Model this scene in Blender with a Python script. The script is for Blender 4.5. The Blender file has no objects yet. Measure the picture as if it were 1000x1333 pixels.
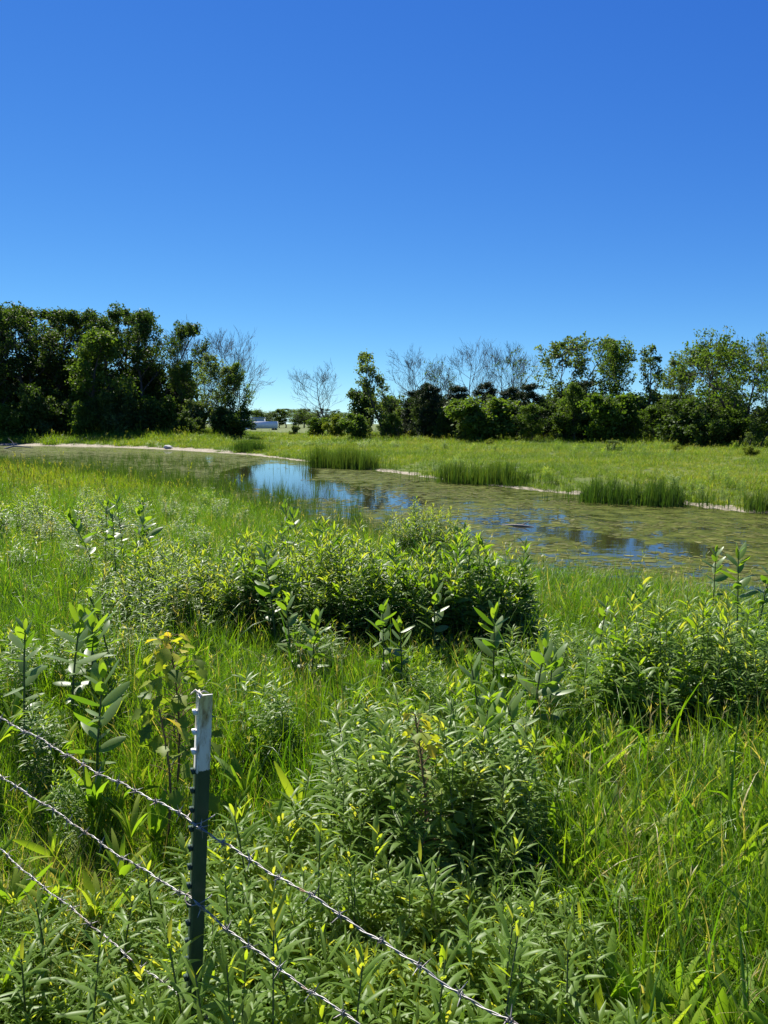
import bpy, math, random, mathutils
import numpy as np
from math import radians, sin, cos, pi

random.seed(7)
rng = np.random.default_rng(7)
sc = bpy.context.scene
COL = sc.collection

# ------------------------------------------------------------------ camera, sky, sun, exposure
CAM_H = 2.6
PITCH = math.atan(115 / 1001)
cam_d = bpy.data.cameras.new('camera')
cam_d.sensor_fit = 'VERTICAL'
cam_d.sensor_height = 36.0
cam_d.lens = 36.0 * 1001 / 1333
cam_d.clip_start = 0.05
cam_d.clip_end = 8000
cam = bpy.data.objects.new('camera', cam_d)
COL.objects.link(cam)
cam.location = (0, 0, CAM_H)
cam.rotation_euler = (pi / 2 - PITCH, 0, 0)
sc.camera = cam

SUN_AZ = radians(-28)     # from +Y (view direction), negative = to the left
SUN_EL = radians(50)
world = bpy.data.worlds.new('World')
sc.world = world
world.use_nodes = True
wn, wl = world.node_tree.nodes, world.node_tree.links
wn.clear()
sky = wn.new('ShaderNodeTexSky')
sky.sky_type = 'NISHITA'
sky.sun_disc = False
sky.sun_elevation = SUN_EL
sky.sun_rotation = SUN_AZ
sky.altitude = 200
sky.air_density = 0.6
sky.dust_density = 0.0
sky.ozone_density = 3.0
sep = wn.new('ShaderNodeSeparateColor'); com = wn.new('ShaderNodeCombineColor')
wl.new(sky.outputs[0], sep.inputs[0])
for ch, (gain, gam) in enumerate([(0.225, 1.38), (0.535, 1.06), (1.86, 0.53)]):     # colour grading of the whole sky, channel by channel
    pw_ = wn.new('ShaderNodeMath'); pw_.operation = 'POWER'; pw_.inputs[1].default_value = gam
    ml_ = wn.new('ShaderNodeMath'); ml_.operation = 'MULTIPLY'; ml_.inputs[1].default_value = gain
    wl.new(sep.outputs[ch], pw_.inputs[0]); wl.new(pw_.outputs[0], ml_.inputs[0]); wl.new(ml_.outputs[0], com.inputs[ch])
bg = wn.new('ShaderNodeBackground')
bg.inputs['Strength'].default_value = 0.082
wo = wn.new('ShaderNodeOutputWorld')
wl.new(com.outputs[0], bg.inputs['Color'])
wl.new(bg.outputs[0], wo.inputs['Surface'])

sun_d = bpy.data.lights.new('sun', 'SUN')
sun_d.energy = 5.0
sun_d.angle = radians(0.5)
sun_d.color = (1.0, 0.95, 0.86)
sun = bpy.data.objects.new('sun', sun_d)
COL.objects.link(sun)
sun.rotation_euler = (pi / 2 - SUN_EL, 0, -SUN_AZ + pi)
sun.location = (-20, 20, 40)

sc.view_settings.view_transform = 'Standard'
sc.view_settings.look = 'None'
sc.view_settings.gamma = 1
sc.view_settings.exposure = 1.12
sc.view_settings.use_curve_mapping = False
sc.render.engine = 'CYCLES'
sc.cycles.max_bounces = 8
sc.cycles.transmission_bounces = 6
sc.cycles.diffuse_bounces = 4
sc.cycles.transparent_max_bounces = 8

# ------------------------------------------------------------------ helpers
def new_obj(name, data, parent=None, loc=(0, 0, 0), rot=(0, 0, 0), scale=(1, 1, 1)):
    o = bpy.data.objects.new(name, data)
    COL.objects.link(o)
    o.parent = parent
    o.location = loc
    o.rotation_euler = rot
    o.scale = scale
    return o

def tag(o, label, cat, group=None):
    o['label'] = label
    o['category'] = cat
    if group:
        o['group'] = group
    return o

def thing(name, label, cat, loc=(0, 0, 0), rotz=0.0, group=None, scale=(1, 1, 1)):
    o = new_obj(name, None, None, loc, (0, 0, rotz), scale)
    o.empty_display_size = 0.2
    return tag(o, label, cat, group)

def mesh(name, V, F, mats, tint=None, smooth=False, mi=None):
    """V (N,3); F list of faces or (M,k) array; tint (N,) float attribute."""
    me = bpy.data.meshes.new(name)
    V = np.asarray(V, dtype=np.float32)
    if isinstance(F, np.ndarray):
        M, k = F.shape
        me.vertices.add(len(V)); me.vertices.foreach_set('co', V.ravel())
        me.loops.add(M * k); me.loops.foreach_set('vertex_index', F.astype(np.int32).ravel())
        me.polygons.add(M)
        me.polygons.foreach_set('loop_start', np.arange(0, M * k, k, dtype=np.int32))
        me.polygons.foreach_set('loop_total', np.full(M, k, dtype=np.int32))
        me.update(calc_edges=True)
    else:
        me.from_pydata([tuple(map(float, v)) for v in V], [], [tuple(map(int, f)) for f in F])
        me.update()
    if tint is not None:
        a = me.attributes.new('tint', 'FLOAT', 'POINT')
        a.data.foreach_set('value', np.asarray(tint, dtype=np.float32))
    if not isinstance(mats, (list, tuple)):
        mats = [mats]
    for m in mats:
        me.materials.append(m)
    if mi is not None:
        me.polygons.foreach_set('material_index', np.asarray(mi, dtype=np.int32))
    if smooth:
        me.polygons.foreach_set('use_smooth', np.ones(len(me.polygons), dtype=bool))
    me.validate()
    return me

class Geo:
    """collects vertices and quads/tris with per-vertex tint"""
    def __init__(s):
        s.V = []; s.F = []; s.T = []; s.n = 0
    def add(s, V, F, T=0.5):
        V = np.asarray(V, dtype=float).reshape(-1, 3)
        F = np.asarray(F, dtype=int)
        if F.shape[1] == 3:
            F = np.hstack([F, F[:, 2:3]])
        s.V.append(V); s.F.append(F + s.n)
        s.T.append(np.broadcast_to(np.asarray(T, dtype=float), (len(V),)).copy())
        s.n += len(V)
    def build(s, name, mats, smooth=False):
        V = np.vstack(s.V); F = np.vstack(s.F); T = np.concatenate(s.T)
        tri = F[:, 2] == F[:, 3]
        if tri.any():
            faces = [tuple(f[:3]) if t else tuple(f) for f, t in zip(F, tri)]
            return mesh(name, V, faces, mats, T, smooth)
        return mesh(name, V, F, mats, T, smooth)

def box(g, c, size, rot=None, T=0.5):
    x, y, z = np.array(size) / 2
    V = np.array([[-x,-y,-z],[x,-y,-z],[x,y,-z],[-x,y,-z],[-x,-y,z],[x,-y,z],[x,y,z],[-x,y,z]])
    if rot is not None:
        V = V @ np.array(rot).T
    F = [[0,3,2,1],[4,5,6,7],[0,1,5,4],[1,2,6,5],[2,3,7,6],[3,0,4,7]]
    g.add(V + np.array(c), F, T)

def tube(g, P, R, sides=6, T=0.5, cap=False):
    P = np.asarray(P, dtype=float); n = len(P)
    R = np.broadcast_to(np.asarray(R, dtype=float), (n,))
    D = np.gradient(P, axis=0)
    D /= np.linalg.norm(D, axis=1, keepdims=True) + 1e-12
    ref = np.array([0.0, 0.0, 1.0]) if abs(D[0, 2]) < 0.9 else np.array([1.0, 0.0, 0.0])
    A = np.cross(D, ref); A /= np.linalg.norm(A, axis=1, keepdims=True) + 1e-12
    B = np.cross(D, A)
    a = np.arange(sides) * 2 * pi / sides
    V = P[:, None] + R[:, None, None] * (np.cos(a)[None, :, None] * A[:, None] + np.sin(a)[None, :, None] * B[:, None])
    i = np.arange(n - 1)[:, None] * sides; j = np.arange(sides)[None]; j2 = (j + 1) % sides
    F = np.stack([i + j, i + j2, i + sides + j2, i + sides + j], -1).reshape(-1, 4)
    g.add(V.reshape(-1, 3), F, T)
    if cap:
        o = (n - 1) * sides
        for k in range(1, sides - 1):
            g.F.append(np.array([[o, o + k, o + k + 1, o + k + 1]]) + g.n - n * sides)

def ribbons(g, base, az, th0, bend, L, W, profile, rows=5, fold=0.35, roll=None, T=0.5, Ttip=0.0, droop=2.0):
    """many curved leaf blades; th = angle from vertical that grows along the blade"""
    N = len(az)
    base = np.asarray(base, float).reshape(N, 3)
    t = np.linspace(0, 1, rows)
    th = th0[:, None] + bend[:, None] * t[None] ** droop
    d = np.stack([np.sin(th) * np.cos(az)[:, None], np.sin(th) * np.sin(az)[:, None], np.cos(th)], -1)
    seg = (d[:, 1:] + d[:, :-1]) / 2 * (L[:, None, None] / (rows - 1))
    P = base[:, None] + np.concatenate([np.zeros((N, 1, 3)), np.cumsum(seg, 1)], 1)
    side = np.stack([-np.sin(az), np.cos(az), 0 * az], -1)[:, None].repeat(rows, 1)
    nor = np.cross(side, d)
    if roll is not None:
        c, s_ = np.cos(roll)[:, None, None], np.sin(roll)[:, None, None]
        side, nor = side * c + nor * s_, nor * c - side * s_
    w = (profile(t)[None] * W[:, None] / 2)[..., None]
    Lf = P - side * w + nor * w * fold
    Rt = P + side * w + nor * w * fold
    V = np.stack([Lf, P, Rt], 2).reshape(N, -1, 3)
    r = np.arange(rows - 1)[:, None] * 3; c = np.arange(2)[None]
    q = np.stack([r + c, r + c + 1, r + c + 4, r + c + 3], -1).reshape(-1, 4)
    F = (q[None] + (np.arange(N) * rows * 3)[:, None, None]).reshape(-1, 4)
    T = np.broadcast_to(np.asarray(T, float), (N,))
    TT = np.clip(T[:, None, None] + (t[None, :, None] * Ttip) + np.zeros((1, 1, 3)), 0, 1)
    g.add(V.reshape(-1, 3), F, TT.reshape(-1))

lance = lambda t: np.clip(np.sin(pi * np.clip(t * 0.97 + 0.02, 0, 1) ** 0.8) ** 0.8, 0.03, 1)
broad = lambda t: np.clip(np.sin(pi * np.clip(t * 0.96 + 0.02, 0, 1) ** 0.9) ** 0.6, 0.04, 1)
grassy = lambda t: np.clip(np.minimum(0.55 + t * 1.5, (1 - t) * 1.6), 0.02, 1)

# ------------------------------------------------------------------ materials
def nodes(name):
    m = bpy.data.materials.new(name)
    m.use_nodes = True
    n, l = m.node_tree.nodes, m.node_tree.links
    n.clear()
    out = n.new('ShaderNodeOutputMaterial')
    return m, n, l, out

def math_node(n, l, op, a, b=None, clamp=False):
    x = n.new('ShaderNodeMath'); x.operation = op; x.use_clamp = clamp
    for i, v in enumerate((a, b)):
        if v is None: continue
        if isinstance(v, (int, float)): x.inputs[i].default_value = v
        else: l.new(v, x.inputs[i])
    return x.outputs[0]

def ramp(n, l, fac, stops):
    r = n.new('ShaderNodeValToRGB')
    el = r.color_ramp.elements
    while len(el) < len(stops): el.new(0.5)
    for e, (p, c) in zip(el, stops):
        e.position = p
        e.color = (*c, 1) if len(c) == 3 else c
    l.new(fac, r.inputs[0])
    return r.outputs[0]

def leaf_mat(name, stops, trans=0.4, tmul=(1.5, 1.6, 0.6), rough=0.55, spec=0.2, rand=0.5, patch=0.4, pscale=0.6, under=None):
    m, n, l, out = nodes(name)
    at = n.new('ShaderNodeAttribute'); at.attribute_name = 'tint'
    oi = n.new('ShaderNodeObjectInfo')
    ge = n.new('ShaderNodeNewGeometry')
    no = n.new('ShaderNodeTexNoise'); no.inputs['Scale'].default_value = pscale; no.inputs['Detail'].default_value = 3
    l.new(ge.outputs['Position'], no.inputs['Vector'])
    f = math_node(n, l, 'ADD', at.outputs['Fac'], math_node(n, l, 'MULTIPLY', math_node(n, l, 'SUBTRACT', oi.outputs['Random'], 0.5), rand))
    f = math_node(n, l, 'ADD', f, math_node(n, l, 'MULTIPLY', math_node(n, l, 'SUBTRACT', no.outputs['Fac'], 0.5), patch), True)
    c = ramp(n, l, f, stops)
    base = c
    if under:
        mx = n.new('ShaderNodeMix'); mx.data_type = 'RGBA'
        l.new(ge.outputs['Backfacing'], mx.inputs[0]); l.new(c, mx.inputs[6]); mx.inputs[7].default_value = (*under, 1)
        base = mx.outputs[2]
    p = n.new('ShaderNodeBsdfPrincipled')
    p.inputs['Roughness'].default_value = rough
    p.inputs['Specular IOR Level'].default_value = spec
    l.new(base, p.inputs['Base Color'])
    tm = n.new('ShaderNodeMix'); tm.data_type = 'RGBA'; tm.blend_type = 'MULTIPLY'; tm.inputs[0].default_value = 1
    l.new(c, tm.inputs[6]); tm.inputs[7].default_value = (*tmul, 1)
    tr = n.new('ShaderNodeBsdfTranslucent'); l.new(tm.outputs[2], tr.inputs['Color'])
    ms = n.new('ShaderNodeMixShader'); ms.inputs[0].default_value = trans
    l.new(p.outputs[0], ms.inputs[1]); l.new(tr.outputs[0], ms.inputs[2]); l.new(ms.outputs[0], out.inputs['Surface'])
    return m

def plain_mat(name, stops, scale=6.0, rough=0.7, spec=0.3, metal=0.0, bump=0.0, stretch=(1, 1, 1), detail=6):
    m, n, l, out = nodes(name)
    tc = n.new('ShaderNodeTexCoord'); mp = n.new('ShaderNodeMapping'); mp.inputs['Scale'].default_value = stretch
    l.new(tc.outputs['Object'], mp.inputs['Vector'])
    no = n.new('ShaderNodeTexNoise'); no.inputs['Scale'].default_value = scale; no.inputs['Detail'].default_value = detail
    no.inputs['Roughness'].default_value = 0.65
    l.new(mp.outputs[0], no.inputs['Vector'])
    c = ramp(n, l, no.outputs['Fac'], stops)
    p = n.new('ShaderNodeBsdfPrincipled')
    l.new(c, p.inputs['Base Color'])
    p.inputs['Roughness'].default_value = rough
    p.inputs['Specular IOR Level'].default_value = spec
    p.inputs['Metallic'].default_value = metal
    if bump:
        b = n.new('ShaderNodeBump'); b.inputs['Strength'].default_value = bump; b.inputs['Distance'].default_value = 0.01
        l.new(no.outputs['Fac'], b.inputs['Height']); l.new(b.outputs[0], p.inputs['Normal'])
    l.new(p.outputs[0], out.inputs['Surface'])
    return m

M = {}
M['grass'] = leaf_mat('grass_blades', [(0.0, (0.032, 0.085, 0.008)), (0.4, (0.080, 0.18, 0.010)), (0.8, (0.155, 0.25, 0.014)), (0.96, (0.19, 0.24, 0.03)), (1.0, (0.36, 0.31, 0.14))],
                     trans=0.45, tmul=(1.75, 1.75, 0.5), rough=0.36, spec=0.42, rand=0.5, patch=0.6, pscale=0.8)
M['meadow'] = leaf_mat('meadow_grass_blades', [(0.0, (0.055, 0.11, 0.012)), (0.45, (0.115, 0.20, 0.010)), (0.8, (0.18, 0.25, 0.014)), (1.0, (0.28, 0.28, 0.05))],
                       trans=0.42, tmul=(1.6, 1.6, 0.5), rough=0.5, spec=0.3, rand=0.5, patch=1.8, pscale=0.10)
M['reed'] = leaf_mat('reed_blades', [(0.0, (0.028, 0.065, 0.012)), (0.6, (0.06, 0.115, 0.018)), (1.0, (0.13, 0.17, 0.03))], trans=0.35, tmul=(1.4, 1.5, 0.5), rand=0.4, patch=0.3)
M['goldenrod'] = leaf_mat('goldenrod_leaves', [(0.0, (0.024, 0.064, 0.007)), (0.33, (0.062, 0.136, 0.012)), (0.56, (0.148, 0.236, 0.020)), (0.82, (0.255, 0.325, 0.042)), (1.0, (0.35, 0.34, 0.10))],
                          trans=0.42, tmul=(1.85, 1.95, 0.42), rough=0.42, spec=0.22, rand=0.25, patch=0.25, pscale=2.0, under=(0.115, 0.19, 0.035))
M['milkweed'] = leaf_mat('milkweed_leaves', [(0.0, (0.05, 0.11, 0.016)), (0.5, (0.10, 0.18, 0.022)), (1.0, (0.19, 0.27, 0.035))],
                         trans=0.42, tmul=(1.8, 1.9, 0.5), rough=0.4, spec=0.4, rand=0.4, patch=0.2, under=(0.13, 0.20, 0.055))
M['sapling'] = leaf_mat('sapling_leaves', [(0.0, (0.07, 0.14, 0.02)), (0.45, (0.19, 0.26, 0.025)), (0.75, (0.36, 0.39, 0.04)), (1.0, (0.56, 0.42, 0.05))],
                        trans=0.5, tmul=(1.4, 1.35, 0.5), rough=0.5, rand=0.15, patch=0.1)
M['dock'] = leaf_mat('broad_weed_leaves', [(0.0, (0.10, 0.19, 0.018)), (0.6, (0.18, 0.30, 0.025)), (1.0, (0.28, 0.35, 0.04))], trans=0.5, tmul=(1.5, 1.5, 0.5), rand=0.6)
M['stem'] = plain_mat('plant_stem', [(0.3, (0.06, 0.09, 0.03)), (0.7, (0.13, 0.15, 0.06))], scale=20)
M['stem_red'] = plain_mat('sapling_stem', [(0.3, (0.12, 0.06, 0.03)), (0.7, (0.2, 0.13, 0.06))], scale=20)
M['bark'] = plain_mat('bark', [(0.3, (0.045, 0.036, 0.028)), (0.7, (0.12, 0.10, 0.085))], scale=3, rough=0.9, stretch=(4, 4, 0.7), bump=0.3)
M['bare_bark'] = plain_mat('weathered_bark', [(0.3, (0.055, 0.048, 0.036)), (0.7, (0.13, 0.115, 0.09))], scale=3, rough=0.9, stretch=(4, 4, 0.7))
def tree_leaves(name, a, b, c, trans=0.22, under=None):
    return leaf_mat(name, [(0.0, a), (0.5, b), (1.0, c)], trans=trans, tmul=(1.6, 1.7, 0.5), rough=0.6, spec=0.12, rand=0.25, patch=0.35, pscale=0.25, under=under)
M['leaf_dark'] = tree_leaves('dark_tree_leaves', (0.03, 0.06, 0.014), (0.056, 0.095, 0.02), (0.095, 0.135, 0.034), 0.32)
M['leaf_mid'] = tree_leaves('green_tree_leaves', (0.045, 0.085, 0.014), (0.08, 0.135, 0.022), (0.13, 0.18, 0.04), 0.4)
M['leaf_pale'] = tree_leaves('pale_tree_leaves', (0.06, 0.095, 0.03), (0.10, 0.145, 0.045), (0.16, 0.20, 0.075), 0.4)
M['leaf_bright'] = tree_leaves('bright_shrub_leaves', (0.08, 0.12, 0.012), (0.14, 0.18, 0.02), (0.21, 0.24, 0.03), 0.35)
M['needle'] = tree_leaves('pine_needles', (0.016, 0.034, 0.014), (0.028, 0.05, 0.02), (0.05, 0.075, 0.03), 0.1)

# ------------------------------------------------------------------ pixel rays (pixels of the 1000 x 1333 photograph), used to read places off the ground
cp, sp = cos(PITCH), sin(PITCH)
def ray(px, py):
    u = (px - 500) / 1001; v = (py - 666.5) / 1001
    return np.array([u, cp - v * sp, -sp - v * cp])
def at_z(px, py, z=0.0):
    r = ray(px, py); k = (z - CAM_H) / r[2]
    return r[0] * k, r[1] * k
def at_d(px, d):                      # ground position at forward distance d under pixel column px (horizon row)
    r = ray(px, 551.5); return r[0] / r[1] * d, d
def top_z(py, d):
    r = ray(500, py); return CAM_H + r[2] / r[1] * d

# ------------------------------------------------------------------ pond outline and terrain
far = [at_z(x, y) for x, y in [(1000, 668), (900, 657), (800, 648), (700, 639), (600, 627), (520, 616.5), (470, 610), (400, 601), (300, 590.5), (150, 582.5), (0, 579.5)]]
far = [(45, 16), (20, 20)] + far + [(-75, 112), (-110, 118)]
near = [(-110, 80), (-60, 66), (-34, 52), (-22, 43), (-14, 35.5), (-8.6, 28.5), (-5.4, 23.5), (-2.6, 19), (-0.6, 15.6), (0.9, 13.8), (1.9, 12.4), (3.1, 11.2), (4.8, 10.3), (8, 9.7), (14, 8.5), (45, 5)]
def smooth_poly(p, k=6):
    p = np.array(p); out = []
    for i in range(len(p) - 1):
        p0 = p[max(i - 1, 0)]; p1 = p[i]; p2 = p[i + 1]; p3 = p[min(i + 2, len(p) - 1)]
        for t in np.linspace(0, 1, k, endpoint=False):
            out.append(0.5 * ((2 * p1) + (-p0 + p2) * t + (2 * p0 - 5 * p1 + 4 * p2 - p3) * t * t + (-p0 + 3 * p1 - 3 * p2 + p3) * t ** 3))
    out.append(p[-1])
    return np.array(out)
far_s = smooth_poly(far); near_s = smooth_poly(near)
POND = np.vstack([far_s, near_s])

def wob(x, y, s=1.0, seed=0.0):
    return (np.sin(x * s * 1.0 + 1.3 + seed) * np.cos(y * s * 1.13 + 0.7 * seed) + 0.5 * np.sin(x * s * 2.3 + y * s * 1.7 + 2.1 * seed)
            + 0.3 * np.sin(x * s * 4.1 - y * s * 3.7 + seed) + 0.2 * np.cos(x * s * 7.9 + y * s * 6.3 + seed)) / 2.0

def seg_dist(P, A, B):
    AB = B - A
    t = np.clip(((P[:, None] - A[None]) * AB[None]).sum(-1) / ((AB ** 2).sum(-1)[None] + 1e-12), 0, 1)
    return np.sqrt((((A[None] + AB[None] * t[..., None]) - P[:, None]) ** 2).sum(-1)).min(1)

def pond_sd(x, y):
    """signed distance to the pond edge (outside > 0) and distance to the near and far banks"""
    P = np.stack([x, y], -1).reshape(-1, 2)
    out = np.empty(len(P)); ds_n = np.empty(len(P)); ds_f = np.empty(len(P))
    for i in range(0, len(P), 20000):
        Q = P[i:i + 20000]
        dn = seg_dist(Q, near_s[:-1], near_s[1:]); df = seg_dist(Q, far_s[:-1], far_s[1:])
        A, B = POND, np.roll(POND, -1, 0)
        c = (A[None, :, 1] > Q[:, 1:2]) != (B[None, :, 1] > Q[:, 1:2])
        xi = A[None, :, 0] + (Q[:, 1:2] - A[None, :, 1]) / (B[:, 1] - A[:, 1] + 1e-12)[None] * (B[:, 0] - A[:, 0])[None]
        ins = ((c & (Q[:, 0:1] < xi)).sum(1) % 2) == 1
        d = np.minimum(dn, df)
        out[i:i + 20000] = np.where(ins, -d, d); ds_n[i:i + 20000] = dn; ds_f[i:i + 20000] = df
    sh = np.shape(x)
    return out.reshape(sh), ds_n.reshape(sh), ds_f.reshape(sh)

def sstep(a, b, x):
    t = np.clip((x - a) / (b - a), 0, 1)
    return t * t * (3 - 2 * t)

def ground(x, y):
    x = np.asarray(x, float); y = np.asarray(y, float)
    s, dn, df = pond_sd(x, y)
    s = s + 0.25 * wob(x, y, 1.7)
    nearside = dn < df
    hn = 0.04 + 0.93 * sstep(-2.5, 13.5, s) - 0.93 * sstep(-2.5, 13.5, 0.0)
    left = sstep(-14, -42, x)
    hf = 0.03 + 0.35 * sstep(0, 5, s) + 0.25 * sstep(4, 30, s) + left * 0.9 * sstep(3, 16, s)
    hf = hf + 0.12 * wob(x, y, 0.11) * sstep(3, 15, s)
    hn = hn - .17 * np.exp(-((np.hypot(x + .3, y - 1.9)) / 1.5) ** 2)
    h = np.where(nearside, hn + 0.05 * wob(x, y, 0.9, 2) * sstep(0.5, 3, s), hf)
    r = np.hypot(x, y)
    h = h * (1 - sstep(140, 290, r)) + sstep(140, 290, r) * -0.7
    return np.where(s > 0, np.maximum(h, 0.012), np.maximum(-0.35, s * 0.12) - 0.01)

def gz(x, y):
    return float(ground(np.array([x]), np.array([y]))[0])

# terrain sheet: polar grid, fine in front of the camera
ang = np.concatenate([np.arange(-52, 52.01, 0.4), np.arange(55, 305.1, 5)])
rad = np.concatenate([[0.02], np.geomspace(0.4, 6, 24), np.geomspace(6.15, 130, 190), np.geomspace(138, 6000, 34)])
A_, R_ = np.meshgrid(np.radians(ang), rad)
TX, TY = R_ * np.sin(A_), R_ * np.cos(A_)
TZ = ground(TX, TY)
sd, dn_, df_ = pond_sd(TX, TY)
na, nr = len(ang), len(rad)
ii, jj = np.meshgrid(np.arange(nr - 1), np.arange(na), indexing='ij')
j2 = (jj + 1) % na
TF = np.stack([ii * na + jj, (ii + 1) * na + jj, (ii + 1) * na + j2, ii * na + j2], -1).reshape(-1, 4)
mudw = np.where(df_ <= dn_, 0.55 + 0.55 * wob(TX, TY, 0.8) + 2.6 * sstep(-6, -22, TX), 0.4)
mud = 1 - sstep(0.5, 1.15, (sd + 0.4 * wob(TX, TY, 2.1)) / np.maximum(mudw, .05))

m, n, l, out = nodes('ground_soil')
at = n.new('ShaderNodeAttribute'); at.attribute_name = 'tint'
ge = n.new('ShaderNodeNewGeometry')
n1 = n.new('ShaderNodeTexNoise'); n1.inputs['Scale'].default_value = 0.35; n1.inputs['Detail'].default_value = 8
n2 = n.new('ShaderNodeTexNoise'); n2.inputs['Scale'].default_value = 6; n2.inputs['Detail'].default_value = 6
for q in (n1, n2): l.new(ge.outputs['Position'], q.inputs['Vector'])
g1 = ramp(n, l, n1.outputs['Fac'], [(0.3, (0.045, 0.065, 0.014)), (0.55, (0.09, 0.12, 0.02)), (0.75, (0.13, 0.13, 0.04))])
g2 = ramp(n, l, n2.outputs['Fac'], [(0.3, (0.14, 0.115, 0.08)), (0.55, (0.27, 0.235, 0.17)), (0.75, (0.42, 0.38, 0.30))])
f = math_node(n, l, 'ADD', at.outputs['Fac'], math_node(n, l, 'MULTIPLY', math_node(n, l, 'SUBTRACT', n2.outputs['Fac'], 0.5), 0.8), True)
f = ramp(n, l, f, [(0.35, (0, 0, 0)), (0.6, (1, 1, 1))])
mx = n.new('ShaderNodeMix'); mx.data_type = 'RGBA'
l.new(f, mx.inputs[0]); l.new(g1, mx.inputs[6]); l.new(g2, mx.inputs[7])
p = n.new('ShaderNodeBsdfPrincipled'); p.inputs['Roughness'].default_value = 0.9; p.inputs['Specular IOR Level'].default_value = 0.2
l.new(mx.outputs[2], p.inputs['Base Color'])
bp = n.new('ShaderNodeBump'); bp.inputs['Strength'].default_value = 0.6; bp.inputs['Distance'].default_value = 0.05
l.new(n2.outputs['Fac'], bp.inputs['Height']); l.new(bp.outputs[0], p.inputs['Normal'])
l.new(p.outputs[0], out.inputs['Surface'])
g = new_obj('ground', mesh('ground', np.stack([TX, TY, TZ], -1).reshape(-1, 3), TF, m, mud.ravel(), True))
g['kind'] = 'structure'

# pond water: polar grid clipped to the outline, with a map of where the surface is clear of algae
wa = np.arange(-60, 60.1, 0.5); wr = np.geomspace(8, 150, 150)
A2, R2 = np.meshgrid(np.radians(wa), wr)
WX, WY = R2 * np.sin(A2), R2 * np.cos(A2)
ws, wdn, wdf = pond_sd(WX, WY)
openw = np.zeros_like(WX)
def opening(px, py, rx, ry, amp=1.0):
    global openw
    cx, cy = at_z(px, py)
    q = ((WX - cx) / rx) ** 2 + ((WY - cy) / ry) ** 2
    openw = np.maximum(openw, amp * (1 - sstep(0.3, 1.3, q)))
opening(355, 620, 2.1, 9.0); opening(335, 612, 1.5, 7); opening(400, 636, 1.8, 4.5); opening(455, 642, 1.6, 3.0, 0.9); opening(500, 652, 1.4, 2.5, 0.8)
opening(690, 687, 0.4, .8, 0.6); opening(768, 700, 0.4, 1.3); opening(815, 706, 0.35, 0.6, 0.8); opening(897, 716, 0.6, 0.9); opening(640, 678, 0.5, .8, 0.5)
opening(850, 716, 1.4, .8, 0.25)
wi, wj = np.meshgrid(np.arange(len(wr) - 1), np.arange(len(wa) - 1), indexing='ij')
nw = len(wa)
WF = np.stack([wi * nw + wj, (wi + 1) * nw + wj, (wi + 1) * nw + wj + 1, wi * nw + wj + 1], -1).reshape(-1, 4)
keep = (ws.ravel()[WF] < 1.2).any(1)
WF = WF[keep]
m, n, l, out = nodes('pond_water')
at = n.new('ShaderNodeAttribute'); at.attribute_name = 'tint'
ge = n.new('ShaderNodeNewGeometry')
na1 = n.new('ShaderNodeTexNoise'); na1.inputs['Scale'].default_value = 1.6; na1.inputs['Detail'].default_value = 8; na1.inputs['Roughness'].default_value = 0.7
na2 = n.new('ShaderNodeTexNoise'); na2.inputs['Scale'].default_value = 2.6; na2.inputs['Detail'].default_value = 9; na2.inputs['Roughness'].default_value = 0.72
na3 = n.new('ShaderNodeTexNoise'); na3.inputs['Scale'].default_value = 0.35; na3.inputs['Detail'].default_value = 4
for q in (na1, na2, na3): l.new(ge.outputs['Position'], q.inputs['Vector'])
alg = ramp(n, l, na2.outputs['Fac'], [(0.30, (0.016, 0.022, 0.005)), (0.46, (0.050, 0.066, 0.009)), (0.58, (0.085, 0.098, 0.016)), (0.72, (0.19, 0.18, 0.07))])
f = math_node(n, l, 'SUBTRACT', na1.outputs['Fac'], math_node(n, l, 'MULTIPLY', at.outputs['Fac'], 0.55))
f = math_node(n, l, 'ADD', f, math_node(n, l, 'MULTIPLY', math_node(n, l, 'SUBTRACT', na3.outputs['Fac'], 0.5), 0.35))
f = ramp(n, l, f, [(0.40, (0, 0, 0)), (0.53, (1, 1, 1))])
pw = n.new('ShaderNodeBsdfPrincipled')
pw.inputs['Base Color'].default_value = (0.026, 0.027, 0.010, 1)
pw.inputs['Roughness'].default_value = 0.03; pw.inputs['IOR'].default_value = 1.33
nb = n.new('ShaderNodeTexNoise'); nb.inputs['Scale'].default_value = 2.2; nb.inputs['Detail'].default_value = 3
l.new(ge.outputs['Position'], nb.inputs['Vector'])
b1 = n.new('ShaderNodeBump'); b1.inputs['Strength'].default_value = 0.05; b1.inputs['Distance'].default_value = 0.05
l.new(nb.outputs['Fac'], b1.inputs['Height']); l.new(b1.outputs[0], pw.inputs['Normal'])
pa = n.new('ShaderNodeBsdfPrincipled'); pa.inputs['Roughness'].default_value = 0.7; pa.inputs['Specular IOR Level'].default_value = 0.03
l.new(alg, pa.inputs['Base Color'])
b2 = n.new('ShaderNodeBump'); b2.inputs['Strength'].default_value = 0.5; b2.inputs['Distance'].default_value = 0.03
l.new(na2.outputs['Fac'], b2.inputs['Height']); l.new(b2.outputs[0], pa.inputs['Normal'])
ms = n.new('ShaderNodeMixShader'); l.new(f, ms.inputs[0]); l.new(pw.outputs[0], ms.inputs[1]); l.new(pa.outputs[0], ms.inputs[2])
l.new(ms.outputs[0], out.inputs['Surface'])
WV = np.stack([WX, WY, 0 * WX], -1).reshape(-1, 3)
used = np.unique(WF); remap = np.full(len(WV), -1); remap[used] = np.arange(len(used))
w = new_obj('water', mesh('water', WV[used], remap[WF], m, openw.ravel()[used], True))
w['kind'] = 'structure'

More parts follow.
